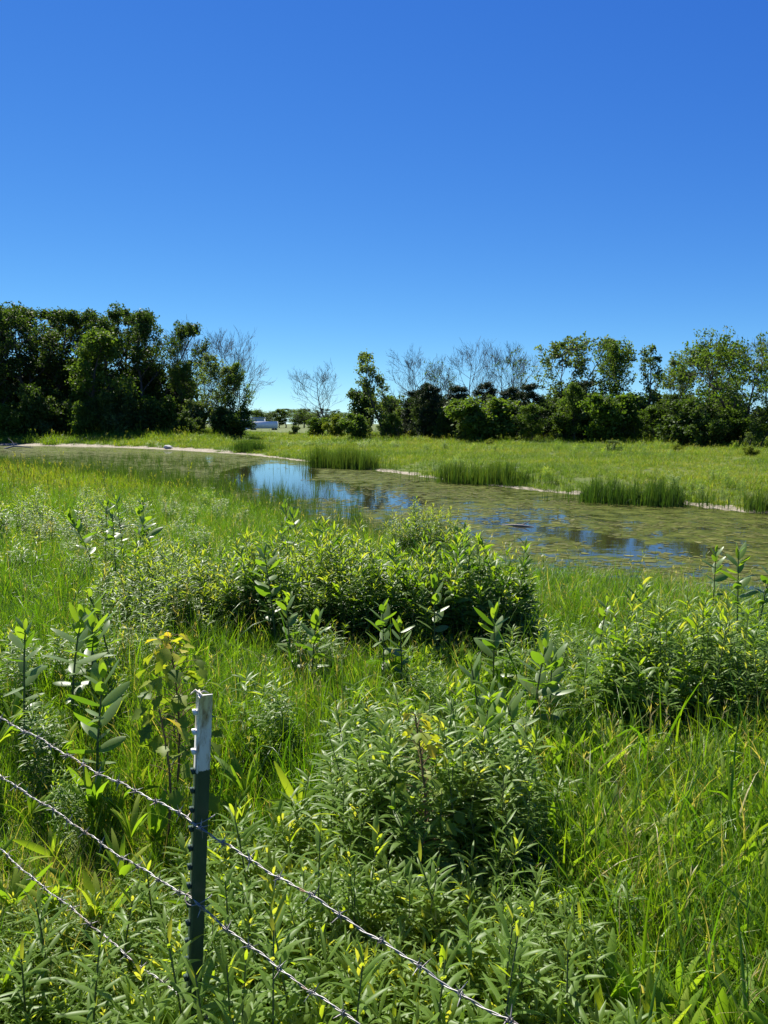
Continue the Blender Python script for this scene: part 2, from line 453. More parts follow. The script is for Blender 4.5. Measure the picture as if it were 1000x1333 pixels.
# ------------------------------------------------------------------ scatter of uncountable growth (geometry nodes)
def src_coll(name, meshes):
    c = bpy.data.collections.new(name)
    for i, me in enumerate(meshes):
        o = bpy.data.objects.new('%s_%02d' % (name, i), me)
        c.objects.link(o)
    return c

def scatter(name, P, rot, scl, idx, coll):
    N = len(P)
    me = bpy.data.meshes.new(name)
    me.vertices.add(N); me.vertices.foreach_set('co', np.asarray(P, np.float32).ravel())
    a = me.attributes.new('rot', 'FLOAT_VECTOR', 'POINT'); a.data.foreach_set('vector', np.asarray(rot, np.float32).ravel())
    a = me.attributes.new('scl', 'FLOAT_VECTOR', 'POINT'); a.data.foreach_set('vector', np.asarray(scl, np.float32).ravel())
    a = me.attributes.new('idx', 'INT', 'POINT'); a.data.foreach_set('value', np.asarray(idx, np.int32))
    o = new_obj(name, me)
    ng = bpy.data.node_groups.new(name, 'GeometryNodeTree')
    ng.interface.new_socket('Geometry', in_out='INPUT', socket_type='NodeSocketGeometry')
    ng.interface.new_socket('Geometry', in_out='OUTPUT', socket_type='NodeSocketGeometry')
    n, l = ng.nodes, ng.links
    gi = n.new('NodeGroupInput'); go = n.new('NodeGroupOutput')
    ip = n.new('GeometryNodeInstanceOnPoints')
    ci = n.new('GeometryNodeCollectionInfo'); ci.inputs['Collection'].default_value = coll
    ci.inputs['Separate Children'].default_value = True; ci.inputs['Reset Children'].default_value = True
    def named(nm, t):
        q = n.new('GeometryNodeInputNamedAttribute'); q.data_type = t; q.inputs['Name'].default_value = nm
        return q.outputs['Attribute']
    e2r = n.new('FunctionNodeEulerToRotation')
    l.new(named('rot', 'FLOAT_VECTOR'), e2r.inputs[0])
    l.new(gi.outputs[0], ip.inputs['Points']); l.new(ci.outputs[0], ip.inputs['Instance'])
    ip.inputs['Pick Instance'].default_value = True
    l.new(named('idx', 'INT'), ip.inputs['Instance Index']); l.new(e2r.outputs[0], ip.inputs['Rotation']); l.new(named('scl', 'FLOAT_VECTOR'), ip.inputs['Scale'])
    l.new(ip.outputs[0], go.inputs[0])
    md = o.modifiers.new('scatter', 'NODES'); md.node_group = ng
    o['kind'] = 'stuff'
    return o

def tuft(seed, nb, h, w, spread, lean, bend, mat, rows=6, tlo=0.1, thi=0.8, seedheads=0):
    r = np.random.default_rng(seed); g = Geo()
    az = r.uniform(0, 2 * pi, nb); rr = spread * np.sqrt(r.uniform(0, 1, nb)); pa = r.uniform(0, 2 * pi, nb)
    base = np.stack([rr * np.cos(pa), rr * np.sin(pa), np.full(nb, -0.03)], -1)
    L = h * r.uniform(0.45, 1.1, nb); W = w * r.uniform(0.6, 1.2, nb)
    T = r.uniform(tlo, thi, nb); T[r.uniform(0, 1, nb) < 0.04] = 1.0
    ribbons(g, base, az, np.abs(r.normal(0, lean, nb)), np.abs(r.normal(bend, bend * 0.6, nb)), L, W, grassy, rows, 0.4, r.normal(0, 0.5, nb), T, 0.08)
    for k in range(seedheads):
        a = r.uniform(0, 2 * pi); x, y = r.normal(0, spread * 0.5, 2); H = h * r.uniform(1.05, 1.3)
        P = np.array([[x, y, 0], [x + cos(a) * .04 * H, y + sin(a) * .04 * H, H * .6], [x + cos(a) * .12 * H, y + sin(a) * .12 * H, H]])
        tube(g, P, [w * .25, w * .2, w * .12], 3, 0.85)
        m_ = 9; t = r.uniform(0.8, 1.0, m_)
        ribbons(g, P[1] + (P[2] - P[1]) * ((t - .6) / .4)[:, None], r.uniform(0, 2 * pi, m_), r.uniform(.2, .7, m_), np.full(m_, .4), np.full(m_, .035 + .03 * h), np.full(m_, w * .6), lance, 3, .3, None, 0.95)
    return g.build('grass_tuft', mat)

tall = src_coll('tall_grass_tuft', [tuft(10 + i, 32, 0.56, 0.0082, 0.12, 0.2, 0.9, M['grass'], 6, seedheads=(i == 0)) for i in range(7)])
wide = src_coll('canary_grass_tuft', [tuft(30 + i, 20, 0.62, 0.0145, 0.13, 0.3, 1.0, M['grass'], 7, 0.1, 0.8) for i in range(5)])
coarse = src_coll('coarse_grass_tuft', [tuft(90 + i, 11, 0.78, 0.017, 0.12, 0.28, 1.35, M['grass'], 9, 0.15, 0.7) for i in range(5)])
mead = src_coll('meadow_grass_tuft', [tuft(50 + i, 44, 0.5, 0.018, 0.34, 0.32, 0.8, M['meadow'], 4, seedheads=(i == 1) * 2) for i in range(5)])
reed_src = src_coll('reed_tuft', [tuft(70 + i, 12, 0.85, 0.012, 0.16, 0.09, 0.22, M['reed'], 5, 0.1, 0.8) for i in range(4)])

# thick clumps of tall herbs: x, y, rx, ry, plant height, number of plants, phrase
CL = [
    (0.42, 6.75, 0.92, 0.55, 1.12, 56, 'dark domed right end of the big thicket', 0),
    (-0.75, 7.15, 0.85, 0.75, 1.12, 56, 'middle of the big dark thicket', 0),
    (-1.95, 7.0, 0.75, 0.85, 0.92, 44, 'pale left end of the big thicket', 1),
    (0.20, 3.15, 0.46, 0.50, 0.8, 30, 'thicket around the slim orange-topped sapling', 1),
    (0.0, 2.28, 0.75, 0.28, 0.60, 22, 'low growth right behind the upper wire', 1),
    (2.0, 4.7, 0.8, 0.5, 0.95, 36, 'thicket cut by the right edge', 0),
    (0.80, 13.0, 0.75, 0.5, 1.1, 24, 'rounded clump on the near pond edge', 1),
    (-5.9, 13.0, 1.5, 1.4, 0.9, 26, 'pale patch by the left edge', 1),
    (-4.6, 17.5, 1.5, 1.3, 0.75, 12, 'sparse patch before the reeds of the pond', 1),
]
def clump_mask(x, y, grow=1.0):
    k = np.zeros_like(x)
    for c in CL[:7]:
        q = ((x - c[0]) / (c[2] * grow)) ** 2 + ((y - c[1]) / (c[3] * grow)) ** 2
        k = np.maximum(k, 1 - sstep(0.6, 1.15, q))
    return k

def fence_side(x, y):            # signed distance from the fence line, + = pasture side
    return ((x + 0.51) * 0.663 + (y - 1.95) * 0.748)

def wedge(N, r0, r1, half, power=2.0):
    r = (r0 ** power + (r1 ** power - r0 ** power) * rng.uniform(0, 1, N)) ** (1 / power)
    a = np.radians(rng.uniform(-half, half, N))
    return r * np.sin(a), r * np.cos(a)

def grass_field(name, N, r0, r1, half, power, coll, nsrc, smin, smax, tilt=0.12, seed=0, dens=None):
    x, y = wedge(N, r0, r1, half, power)
    s, dn, df = pond_sd(x, y)
    k = (s > -0.35) & (dn < df) & (rng.uniform(0, 1, N) > 0.8 * clump_mask(x, y)) 
    if dens is not None: k &= rng.uniform(0, 1, N) < dens(x, y)
    x, y, s = x[k], y[k], s[k]
    z = ground(x, y)
    sc_ = rng.uniform(smin, smax, len(x)) * (1 + 0.3 * wob(x, y, 0.8, 5))
    fs = fence_side(x, y)
    sc_ *= 0.5 + 0.5 * sstep(0.0, 1.5, fs)                   # cropped short along the wires
    rot = np.stack([rng.normal(0, tilt, len(x)), rng.normal(0, tilt, len(x)), rng.uniform(0, 2 * pi, len(x))], -1)
    hs = sc_ * rng.uniform(0.85, 1.2, len(x))
    return scatter(name, np.stack([x, y, z], -1), rot, np.stack([sc_, sc_, hs], -1), rng.integers(0, nsrc, len(x)), coll)

grass_field('tall_grass', 14500, 0.8, 9, 40, 1.6, tall, 7, 0.5, 0.95, dens=lambda x, y: 0.5 + 0.5 * sstep(-0.45, 0.25, wob(x, y, 2.3, 6)))
grass_field('coarse_grass', 350, 1.5, 7, 38, 1.5, coarse, 5, 0.7, 1.1, dens=lambda x, y: 0.15 + 0.85 * sstep(0.2, 0.9, x) * sstep(-0.5, 0.3, wob(x, y, 1.6, 9)))
grass_field('short_broad_grass', 4500, 1.4, 6, 38, 1.5, wide, 5, 0.42, 0.8, dens=lambda x, y: sstep(-.4, .3, x - .1 * y))
grass_field('broad_grass', 3800, 1.2, 9, 40, 1.6, wide, 5, 0.55, 1.0, dens=lambda x, y: 0.25 + 0.75 * sstep(-0.3, 0.4, wob(x, y, 1.1, 3)))
grass_field('bank_grass', 15000, 8, 26, 38, 1.7, tall, 7, 0.75, 1.25)
grass_field('left_bank_grass', 9000, 22, 60, 36, 1.8, mead, 5, 0.9, 1.5)

# grass beside and behind the place where the camera stands
N = 4500
r_ = 4.5 * np.sqrt(rng.uniform(.02, 1, N)); a_ = np.radians(np.where(rng.uniform(0, 1, N) < .5, -1, 1) * rng.uniform(38, 180, N))
x, y = r_ * np.sin(a_), r_ * np.cos(a_); sc_ = rng.uniform(.4, .75, N)
scatter('verge_grass', np.stack([x, y, ground(x, y)], -1), np.stack([rng.normal(0, .12, N), rng.normal(0, .12, N), rng.uniform(0, 6.28, N)], -1), np.stack([sc_, sc_, sc_], -1), rng.integers(0, 7, N), tall)

# far meadow beyond the pond
N = 72000
x, y = wedge(N, 20, 150, 36, 1.25)
s, dn, df = pond_sd(x, y)
mw = np.where(x < -6, 0.5 + 2.5 * sstep(-6, -22, x), 0.5) * (0.8 + 0.9 * wob(x, y, 1.3, 1))
k = (s > mw) & (df < dn)
x, y = x[k], y[k]
sc_ = rng.uniform(0.4, 0.85, len(x)) * (1 + 0.5 * wob(x, y, 0.35, 2)) * (0.75 + 0.35 * sstep(30, 80, y)) * (1 + 0.5 * sstep(-5, -25, x))
sc_ *= 1 + 0.9 * (rng.uniform(0, 1, len(x)) < .35) * sstep(.82, .95, y / np.interp(500 + x / y * 1001, [420, 560, 700, 850, 1000, 1100], [100, 92, 84, 74, 64, 58]))
rot = np.stack([rng.normal(0, .1, len(x)), rng.normal(0, .1, len(x)), rng.uniform(0, 2 * pi, len(x))], -1)
pxc = 500 + x / y * 1001
sc_ *= np.where((pxc > 300) & (pxc < 405) & (y > 75), .5, 1)
scatter('meadow_grass', np.stack([x, y, ground(x, y)], -1), rot, np.stack([sc_ * 1.25, sc_ * 1.25, sc_], -1), rng.integers(0, 5, len(x)), mead)

# reeds standing in the shallow left half of the pond
N = 40000
x, y = wedge(N, 14, 62, 34, 1.6)
s, dn, df = pond_sd(x, y)
k = (s < 0.4) & (s > -9 - 3 * wob(x, y, .3) - 1.2 * np.maximum(-x - 6, 0)) & (dn < df * np.where(x < -8, 3.0, 0.75)) & (x < 1.0)
pr = (0.25 + 0.75 * (wob(x, y, 0.45, 4) > -0.1)) * np.clip(1.15 + s / (3.0 + 0.22 * np.abs(x)), np.where(x < -7, 0.16, 0.03), 1)
k &= rng.uniform(0, 1, N) < pr
x, y = x[k], y[k]
sc_ = rng.uniform(0.55, 1.05, len(x))
rot = np.stack([rng.normal(0, .08, len(x)), rng.normal(0, .08, len(x)), rng.uniform(0, 2 * pi, len(x))], -1)
scatter('shallow_water_reeds', np.stack([x, y, np.full(len(x), -0.05)], -1), rot, np.stack([sc_, sc_, sc_], -1), rng.integers(0, 4, len(x)), reed_src)

# loose reeds fringing the far shore
N = 16000
x, y = wedge(N, 18, 60, 34, 1.4)
s, dn, df = pond_sd(x, y)
k = (df < dn) & (s > -.55) & (s < .5) & (x > -9) & (wob(x, y, 1.1, 3) + .5 * wob(x, y, 4, 1) > -.05)
x, y, s = x[k], y[k], s[k]; sc_ = rng.uniform(.2, .62, len(x)) * (1 + .4 * wob(x, y, .7, 3))
scatter('shore_fringe_reeds', np.stack([x, y, np.maximum(ground(x, y), -.05)], -1), np.stack([rng.normal(0, .15, len(x)), rng.normal(0, .15, len(x)), rng.uniform(0, 6.28, len(x))], -1), np.stack([sc_, sc_, sc_], -1), rng.integers(0, 4, len(x)), reed_src)

# floating pads and scum
def pad(seed):
    r = np.random.default_rng(seed); g = Geo()
    for k in range(9):
        cx, cy = r.normal(0, 0.22, 2); R = r.uniform(0.025, 0.075); a = np.sort(r.uniform(0, 2 * pi, 7))
        V = np.stack([cx + R * r.uniform(.7, 1.1, 7) * np.cos(a) * 1.3, cy + R * np.sin(a), np.full(7, 0.006 + 0.002 * r.uniform())], -1)
        g.add(np.vstack([[cx, cy, 0.009], V]), [[0, 1 + i, 1 + (i + 1) % 7] for i in range(7)], r.uniform(0.0, .55))
    return g.build('floating_pads', M['pads'])
M['pads'] = leaf_mat('floating_pad_leaves', [(0.0, (0.07, 0.075, 0.02)), (0.7, (0.13, 0.135, 0.03)), (1.0, (0.30, 0.29, 0.16))], trans=0.05, rough=0.6, spec=0.05, rand=0.5)
pads = src_coll('floating_pad', [pad(i) for i in range(4)])
N = 9000
x, y = wedge(N, 10, 100, 34, 1.1)
s, dn, df = pond_sd(x, y)
op = np.zeros(N)
for px, py, rx, ry in [(355, 620, 2.0, 8), (335, 612, 1.4, 6), (400, 636, 1.6, 4), (768, 700, .6, 1.4), (897, 716, .6, .9), (690, 687, .6, 1)]:
    cx, cy = at_z(px, py); op = np.maximum(op, 1 - sstep(.5, 1.2, ((x - cx) / rx) ** 2 + ((y - cy) / ry) ** 2))
k = (s < -0.2) & (rng.uniform(0, 1, N) < np.where(y > 40, .35, 1)) & (rng.uniform(0, 1, N) > op) & (rng.uniform(-1, 1, N) < wob(x, y, 0.9, 8) + 0.35)
x, y = x[k], y[k]
sc_ = rng.uniform(0.7, 1.5, len(x))
scatter('floating_weed', np.stack([x, y, 0 * x], -1), np.stack([0 * x, 0 * x, rng.uniform(0, 6.28, len(x))], -1), np.stack([sc_, sc_, 0 * sc_ + 1], -1), rng.integers(0, 4, len(x)), pads)

# bright broad-leaved weeds lost in the near grass
def weed(seed):
    r = np.random.default_rng(seed); g = Geo(); n_ = 9
    ribbons(g, np.zeros((n_, 3)), r.uniform(0, 6.28, n_), r.uniform(.1, .7, n_), r.uniform(.2, .9, n_), r.uniform(.10, .2, n_), r.uniform(.018, .034, n_), broad, 6, .35, r.normal(0, .4, n_), r.uniform(.1, 1, n_))
    return g.build('broad_weed', M['dock'])
weeds = src_coll('broad_weed', [weed(i) for i in range(5)])
N = 2600
x, y = wedge(N, 1.8, 7, 36, 1.5)
k = (clump_mask(x, y) < 0.2) & (rng.uniform(0, 1, N) < np.where(x > .1, .8, .07)); x, y = x[k], y[k]
sc_ = rng.uniform(0.7, 1.4, len(x))
scatter('broad_weeds', np.stack([x, y, ground(x, y) + 0.12 + .12 * rng.uniform(0, 1, len(x))], -1), np.stack([rng.normal(0, .2, len(x)), rng.normal(0, .2, len(x)), rng.uniform(0, 6.28, len(x))], -1), np.stack([sc_, sc_, sc_], -1), rng.integers(0, 5, len(x)), weeds)

# ------------------------------------------------------------------ tall narrow-leaved herbs, one plant = a few stems
def herb_stem(g, gs, r, x, y, H, leaf, nleaf, Tb=0.0, wid=.135):
    lean = r.normal(0, 0.09, 2)
    zz = np.linspace(0, 1, 6)
    P = np.stack([x + lean[0] * H * zz ** 1.5, y + lean[1] * H * zz ** 1.5, H * zz], -1)
    tube(gs, P, np.linspace(0.0042, 0.0018, 6), 4)
    t = np.sort(r.uniform(0.12, 1.0, nleaf)) ** 0.85
    base = np.stack([np.interp(t, zz, P[:, i]) for i in range(3)], -1)
    az = np.arange(nleaf) * 2.4 + r.normal(0, .35, nleaf)
    th = np.interp(t, [0, .6, .9, 1], [1.5, 1.25, .95, .45]) + r.normal(0, .18, nleaf)
    bd = np.interp(t, [0, .8, 1], [.8, .9, .8]) + r.normal(0, .25, nleaf)
    L = leaf * np.interp(t, [0, .5, .88, 1], [.8, 1.1, 1.05, .75]) * r.uniform(.8, 1.25, nleaf)
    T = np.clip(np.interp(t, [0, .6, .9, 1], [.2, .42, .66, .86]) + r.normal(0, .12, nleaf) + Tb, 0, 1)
    ribbons(g, base, az, th, bd, L, L * wid, lance, 5, .35, r.normal(0, .35, nleaf), T, 0.04)

def herb_mesh(seed, H, ns, spread, leaf, nleaf, Tb=0.0, wid=.135):
    r = np.random.default_rng(seed); g = Geo(); gs = Geo()
    for k in range(ns):
        a = r.uniform(0, 6.28); q = spread * math.sqrt(r.uniform())
        herb_stem(g, gs, r, q * cos(a), q * sin(a), H * r.uniform(.66, 1.08), leaf * r.uniform(.85, 1.15), nleaf, Tb, wid)
    return g.build('herb_foliage', M['goldenrod']), gs.build('herb_stems', M['stem'])

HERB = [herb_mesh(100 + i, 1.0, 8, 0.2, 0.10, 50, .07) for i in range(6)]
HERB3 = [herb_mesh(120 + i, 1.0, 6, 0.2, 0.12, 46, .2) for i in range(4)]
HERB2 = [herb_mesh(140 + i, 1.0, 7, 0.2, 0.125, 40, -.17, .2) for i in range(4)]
DARK = [.65, .4, .1, .15, .15, .55, .1, .1, .1]
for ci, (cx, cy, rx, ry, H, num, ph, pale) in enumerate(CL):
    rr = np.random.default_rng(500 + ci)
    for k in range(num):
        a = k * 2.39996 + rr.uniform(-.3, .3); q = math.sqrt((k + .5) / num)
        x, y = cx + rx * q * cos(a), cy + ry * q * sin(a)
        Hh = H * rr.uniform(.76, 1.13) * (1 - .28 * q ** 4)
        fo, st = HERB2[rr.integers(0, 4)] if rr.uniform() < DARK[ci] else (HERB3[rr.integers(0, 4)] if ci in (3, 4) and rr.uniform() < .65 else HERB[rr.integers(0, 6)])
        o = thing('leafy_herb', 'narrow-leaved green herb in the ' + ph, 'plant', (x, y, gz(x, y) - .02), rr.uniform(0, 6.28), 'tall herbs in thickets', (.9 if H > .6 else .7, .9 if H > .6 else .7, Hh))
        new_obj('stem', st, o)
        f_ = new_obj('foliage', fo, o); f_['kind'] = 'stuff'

forb = src_coll('leafy_forb', [h[0] for h in HERB])
def forbs(name, N, r0, r1, half, near_bank, smin, smax, th, seed):
    x, y = wedge(N, r0, r1, half, 1.5)
    s, dn, df = pond_sd(x, y)
    k = (s > .4) & ((dn < df) == near_bank) & (wob(x, y, .5 if near_bank else .16, seed) > th) & (clump_mask(x, y) < .3)
    x, y = x[k], y[k]; q = rng.uniform(smin, smax, len(x)); w_ = q * rng.uniform(.8, 1.6, len(x))
    scatter(name, np.stack([x, y, ground(x, y)], -1), np.stack([rng.normal(0, .1, len(x)), rng.normal(0, .1, len(x)), rng.uniform(0, 6.28, len(x))], -1), np.stack([w_, w_, q], -1), rng.integers(0, 6, len(x)), forb)
forbs('meadow_weeds', 3200, 24, 105, 34, False, .4, .8, .3, 4)
forbs('bank_weeds', 900, 3.5, 26, 34, True, .35, .7, .05, 9)

# nearest herbs: every leaf is an object
NEAR_LEAF = []
for i in range(6):
    g = Geo(); r = np.random.default_rng(800 + i)
    ribbons(g, np.zeros((1, 3)), np.zeros(1), np.array([pi / 2]), np.array([.55 + .25 * r.normal()]), np.array([1.0]), np.array([.14]), lance, 8, .35, np.array([r.normal(0, .25)]), np.array([.15 + .15 * i]), 0.1)
    NEAR_LEAF.append(g.build('herb_leaf', M['goldenrod'], True))
def near_herb(x, y, H, label, leaf=0.105, nleaf=34, seed=0):
    r = np.random.default_rng(seed)
    z = gz(x, y)
    o = thing('goldenrod_plant', label, 'plant', (x, y, z - .01), 0, 'leafy plants along the barbed wire')
    zz = np.linspace(0, 1, 8); lean = r.normal(0, .1, 2)
    P = np.stack([lean[0] * H * zz ** 1.5, lean[1] * H * zz ** 1.5, H * zz], -1)
    g = Geo(); tube(g, P, np.linspace(.005, .002, 8), 6)
    new_obj('stem', g.build('herb_stem', M['stem'], True), o)
    for k in range(nleaf):
        t = .2 + .8 * ((k + .5) / nleaf) ** .8
        p_ = [np.interp(t, zz, P[:, i]) for i in range(3)]
        th = np.interp(t, [0, .6, .9, 1], [1.5, 1.2, .85, .3]) + r.normal(0, .18)
        L = leaf * np.interp(t, [0, .5, .88, 1], [.8, 1.15, 1.0, .6]) * r.uniform(.8, 1.2)
        li = int(np.clip(np.interp(t, [0, .6, .85, 1], [0.9, 3.0, 4.4, 5.6]) + r.normal(0, .6), 0, 5))
        new_obj('leaf', NEAR_LEAF[li], o, p_, (r.normal(0, .2), th - pi / 2, k * 2.4 + r.normal(0, .3)), (L, L, L))
near_list = [(300, 1200), (330, 1120), (410, 1150), (460, 1210), (250, 1290), (390, 1260), (150, 1240), (60, 1230), (110, 1290), (200, 1200), (300, 1290),
             (470, 1130), (540, 1230), (600, 1180), (650, 1240), (700, 1290), (560, 1300), (640, 1310), (30, 1310), (450, 1310), (350, 1320), (740, 1320)]
ends = ['at the foot of the steel post, right side', 'just right of the steel post, between upper and middle wire', 'below the upper wire, one step right of the post', 'between the upper and middle wires near their right end',
        'in front of the base of the steel post', 'under the middle wire right of the post', 'under the low end of the bottom wire', 'behind the bottom wire near the left edge', 'with a yellowing tip in the bottom left corner', 'left of the steel post, above the bottom wire',
        'at the bottom edge below the steel post', 'behind the upper wire, right of the fence post group', 'just above the upper wire at mid frame', 'behind the upper wire at the foot of the thicket', 'above the right end of the upper wire', 'with reddish upper leaves at the end of the upper wire', 'between upper and middle wire at the bottom edge', 'below the upper wire close to the bottom edge', 'in the extreme bottom left corner', 'where the middle wire leaves the bottom edge', 'below the middle wire at the bottom edge', 'right of the upper wire at the bottom edge']
for i, ((px, py), e) in enumerate(zip(near_list, ends)):
    zt = 0.9 + 0.42
    zt = (1.0 if px < 230 else 1.16) + .05 * (i % 3)
    x, y = at_z(px, py - 60, zt)
    near_herb(x, y, zt + .03 - gz(x, y), 'lance-leaved green plant ' + e, seed=900 + i)
for i, (px, d, zt, e) in enumerate([(222, 1.78, 1.17, 'hiding the left side of the post foot'), (243, 1.72, 1.16, 'directly before the foot of the post'), (262, 1.76, 1.21, 'hiding the right side of the post foot'), (285, 1.82, 1.23, 'with long leaves just right of the post foot'), (205, 1.7, 1.1, 'at the lower left of the post foot'), (320, 1.75, 1.2, 'two steps right of the post foot'), (232, 1.6, 1.1, 'lowest of those before the post foot')]):
    x, y = at_d(px, d); near_herb(x, y, zt - gz(x, y), 'lance-leaved green plant ' + e, leaf=.12, nleaf=40, seed=950 + i)
# and a carpet of the same herb between them
herb_low = src_coll('low_herb', [herb_mesh(160 + i, 0.34, 5, 0.13, 0.085, 30, .16)[0] for i in range(5)])
N = 2600
x, y = wedge(N, 1.0, 2.9, 42, 1.8)
fs = fence_side(x, y)
k = (x < 0.55 + .2 * wob(x, y, 3)) & (rng.uniform(0, 1, N) < 1 - sstep(.5, 1.2, fs))
x, y, fs = x[k], y[k], fs[k]; sc_ = rng.uniform(.65, 1.15, len(x)) * np.where((x < -.6) & (fs < .5), .62, 1.1)
scatter('low_herb_carpet', np.stack([x, y, ground(x, y)], -1), np.stack([rng.normal(0, .12, len(x)), rng.normal(0, .12, len(x)), rng.uniform(0, 6.28, len(x))], -1), np.stack([sc_, sc_, sc_], -1), rng.integers(0, 5, len(x)), herb_low)

straw_src = src_coll('dry_stalk', [tuft(95 + i, 9, .34, .005, .12, .9, .5, M['grass'], 4, 1, 1) for i in range(3)])
cx, cy = at_z(70, 1215, .75); N = 260
x, y = cx + rng.normal(0, .32, N), cy + rng.normal(0, .25, N); q = rng.uniform(.6, 1.1, N)
scatter('dry_litter', np.stack([x, y, ground(x, y) + .03], -1), np.stack([rng.normal(0, .5, N), rng.normal(0, .5, N), rng.uniform(0, 6.28, N)], -1), np.stack([q, q, q], -1), rng.integers(0, 3, N), straw_src)

# ------------------------------------------------------------------ milkweeds: each broad leaf is an object
MILK = []
for i in range(6):
    g = Geo(); r = np.random.default_rng(300 + i)
    ribbons(g, np.zeros((1, 3)), np.zeros(1), np.array([pi / 2]), np.array([.35 + .35 * r.uniform(-1, 1)]), np.array([1.0]), np.array([.40]), broad, 8, .3, np.array([r.normal(0, .2)]), np.array([.15 + .16 * i]), 0.05)
    MILK.append(g.build('milkweed_leaf', M['milkweed'], True))
def milkweed(x, y, ztop, label, pairs=7, leaf=.15, seed=0, z0=None):
    r = np.random.default_rng(seed); z = gz(x, y) if z0 is None else z0
    H = max(ztop - z, .35)
    o = thing('milkweed', label, 'plant', (x, y, z), 0, 'milkweeds in the meadow')
    zz = np.linspace(0, 1, 7); lean = r.normal(0, .12, 2)
    P = np.stack([lean[0] * H * zz ** 2, lean[1] * H * zz ** 2, H * zz], -1)
    g = Geo(); tube(g, P, np.linspace(.008, .004, 7), 6); new_obj('stem', g.build('milkweed_stem', M['stem'], True), o)
    a0 = r.uniform(0, 6.28)
    for k in range(pairs):
        t = 1 - min(.62, .44 / H + .1) * (1 - k / (pairs - 1)) ** 1.15
        p_ = [np.interp(t, zz, P[:, i]) for i in range(3)]
        for q in (0, 1):
            kk = k / (pairs - 1)
            th = np.interp(kk, [0, .5, .8, 1], [1.3, 1.0, .65, .22]) + r.normal(0, .2)
            L = leaf * np.interp(kk, [0, .4, .8, 1], [.85, 1.2, 1.05, .6]) * r.uniform(.8, 1.2)
            li = int(np.clip(k * 5 / (pairs - 1) + r.normal(0, 1.0), 0, 5))
            new_obj('leaf', MILK[li], o, p_, (r.normal(0, .3), th - pi / 2, a0 + q * pi + k * pi / 2 + r.normal(0, .25)), (L, L, L))
mw = [  # px, top py, distance, label
    (10, 815, 4.1, 'tall milkweed with big pale leaves cut by the left edge'),
    (75, 800, 4.4, 'milkweed with silvery broad leaves near the left edge'),
    (105, 812, 4.7, 'shorter milkweed just right of the silvery one near the left edge'),
    (135, 775, 5.0, 'upright milkweed at the left foot of the herb thicket'),
    (105, 885, 3.6, 'young milkweed below the silvery pair, over the upper wire'),
    (130, 655, 10.0, 'dark milkweed patch plant left of the herb thicket, leftmost of three'),
    (155, 650, 10.2, 'dark milkweed patch plant left of the herb thicket, middle of three'),
    (180, 655, 9.8, 'dark milkweed patch plant left of the herb thicket, rightmost of three'),
    (118, 668, 9.0, 'milkweed at the front left of the dark patch left of the herb thicket'),
    (143, 672, 8.8, 'milkweed at the front middle of the dark patch left of the herb thicket'),
    (168, 676, 8.6, 'milkweed at the front right of the dark patch left of the herb thicket'),
    (202, 668, 9.2, 'milkweed at the right end of the dark patch left of the herb thicket'),
    (378, 655, 8.6, 'tall milkweed rising above the top of the herb thicket'),
    (395, 668, 8.4, 'smaller milkweed beside the tall one above the herb thicket'),
    (355, 725, 6.2, 'milkweed standing in the front left part of the dark thicket'),
    (375, 785, 5.6, 'milkweed at the lower left front of the dark thicket'),
    (402, 800, 5.4, 'low bright milkweed in the grass before the thicket'),
    (500, 795, 5.5, 'bushy milkweed in front of the middle of the dark thicket'),
    (525, 812, 5.3, 'milkweed touching the bushy one before the dark thicket'),
    (568, 760, 5.9, 'milkweed with bright top leaves on the face of the dark thicket'),
    (648, 798, 5.2, 'milkweed at the right front corner of the dark thicket'),
    (632, 862, 4.4, 'small milkweed in grass below the right corner of the thicket'),
    (700, 842, 4.3, 'large milkweed of upright leaves standing in the right grass'),
    (725, 858, 4.4, 'second milkweed of the pair in the right grass, further right'),
    (786, 785, 6.0, 'single milkweed in open grass right of the thicket'),
    (940, 715, 8.0, 'slender milkweed by the pond edge near the right side'),
    (975, 722, 6.2, 'tall milkweed with big leaves at the right edge'),
    (998, 740, 6.0, 'milkweed cut by the right edge of the view'),
    (690, 905, 3.9, 'low milkweed with drooping leaves beneath the large right one'),
]
for i, (px, py, d, lb) in enumerate(mw):
    x, y = at_d(px, d)
    milkweed(x, y, top_z(py, d), lb, pairs=8 + i % 3, leaf=.125 + .015 * (i % 3), seed=1200 + i)

# ------------------------------------------------------------------ box elder saplings with yellow-orange tops: each leaf an object
def lobed_leaf(seed, T):
    r = np.random.default_rng(seed)
    prof = [(0, 0), (.12, .16), (.3, .34), (.36, .24), (.5, .42), (.66, .36), (.68, .2), (.82, .16), (1, 0)]
    L_ = [(x, y * r.uniform(.85, 1.1)) for x, y in prof]; R_ = [(x, -y * r.uniform(.85, 1.1)) for x, y in prof[1:-1]]
    V = []; n_ = len(prof)
    mid = [(x, 0) for x, _ in prof]
    bendz = lambda x, y: -.22 * x * x + abs(y) * .25
    for (x, y) in mid: V.append((x, y, bendz(x, y)))
    for (x, y) in L_: V.append((x, y, bendz(x, y)))
    for (x, y) in [(0, 0)] + R_ + [(1, 0)]: V.append((x, y, bendz(x, y)))
    F = []
    for i in range(n_ - 1):
        F.append((i, i + 1, n_ + i + 1, n_ + i)); F.append((i, 2 * n_ + i, 2 * n_ + i + 1, i + 1))
    return mesh('sapling_leaf', V, F, M['sapling'], [T] * len(V), True)
SAP = [lobed_leaf(40 + i, T) for i, T in enumerate([.12, .25, .38, .5, .68, .85, 1.0])]
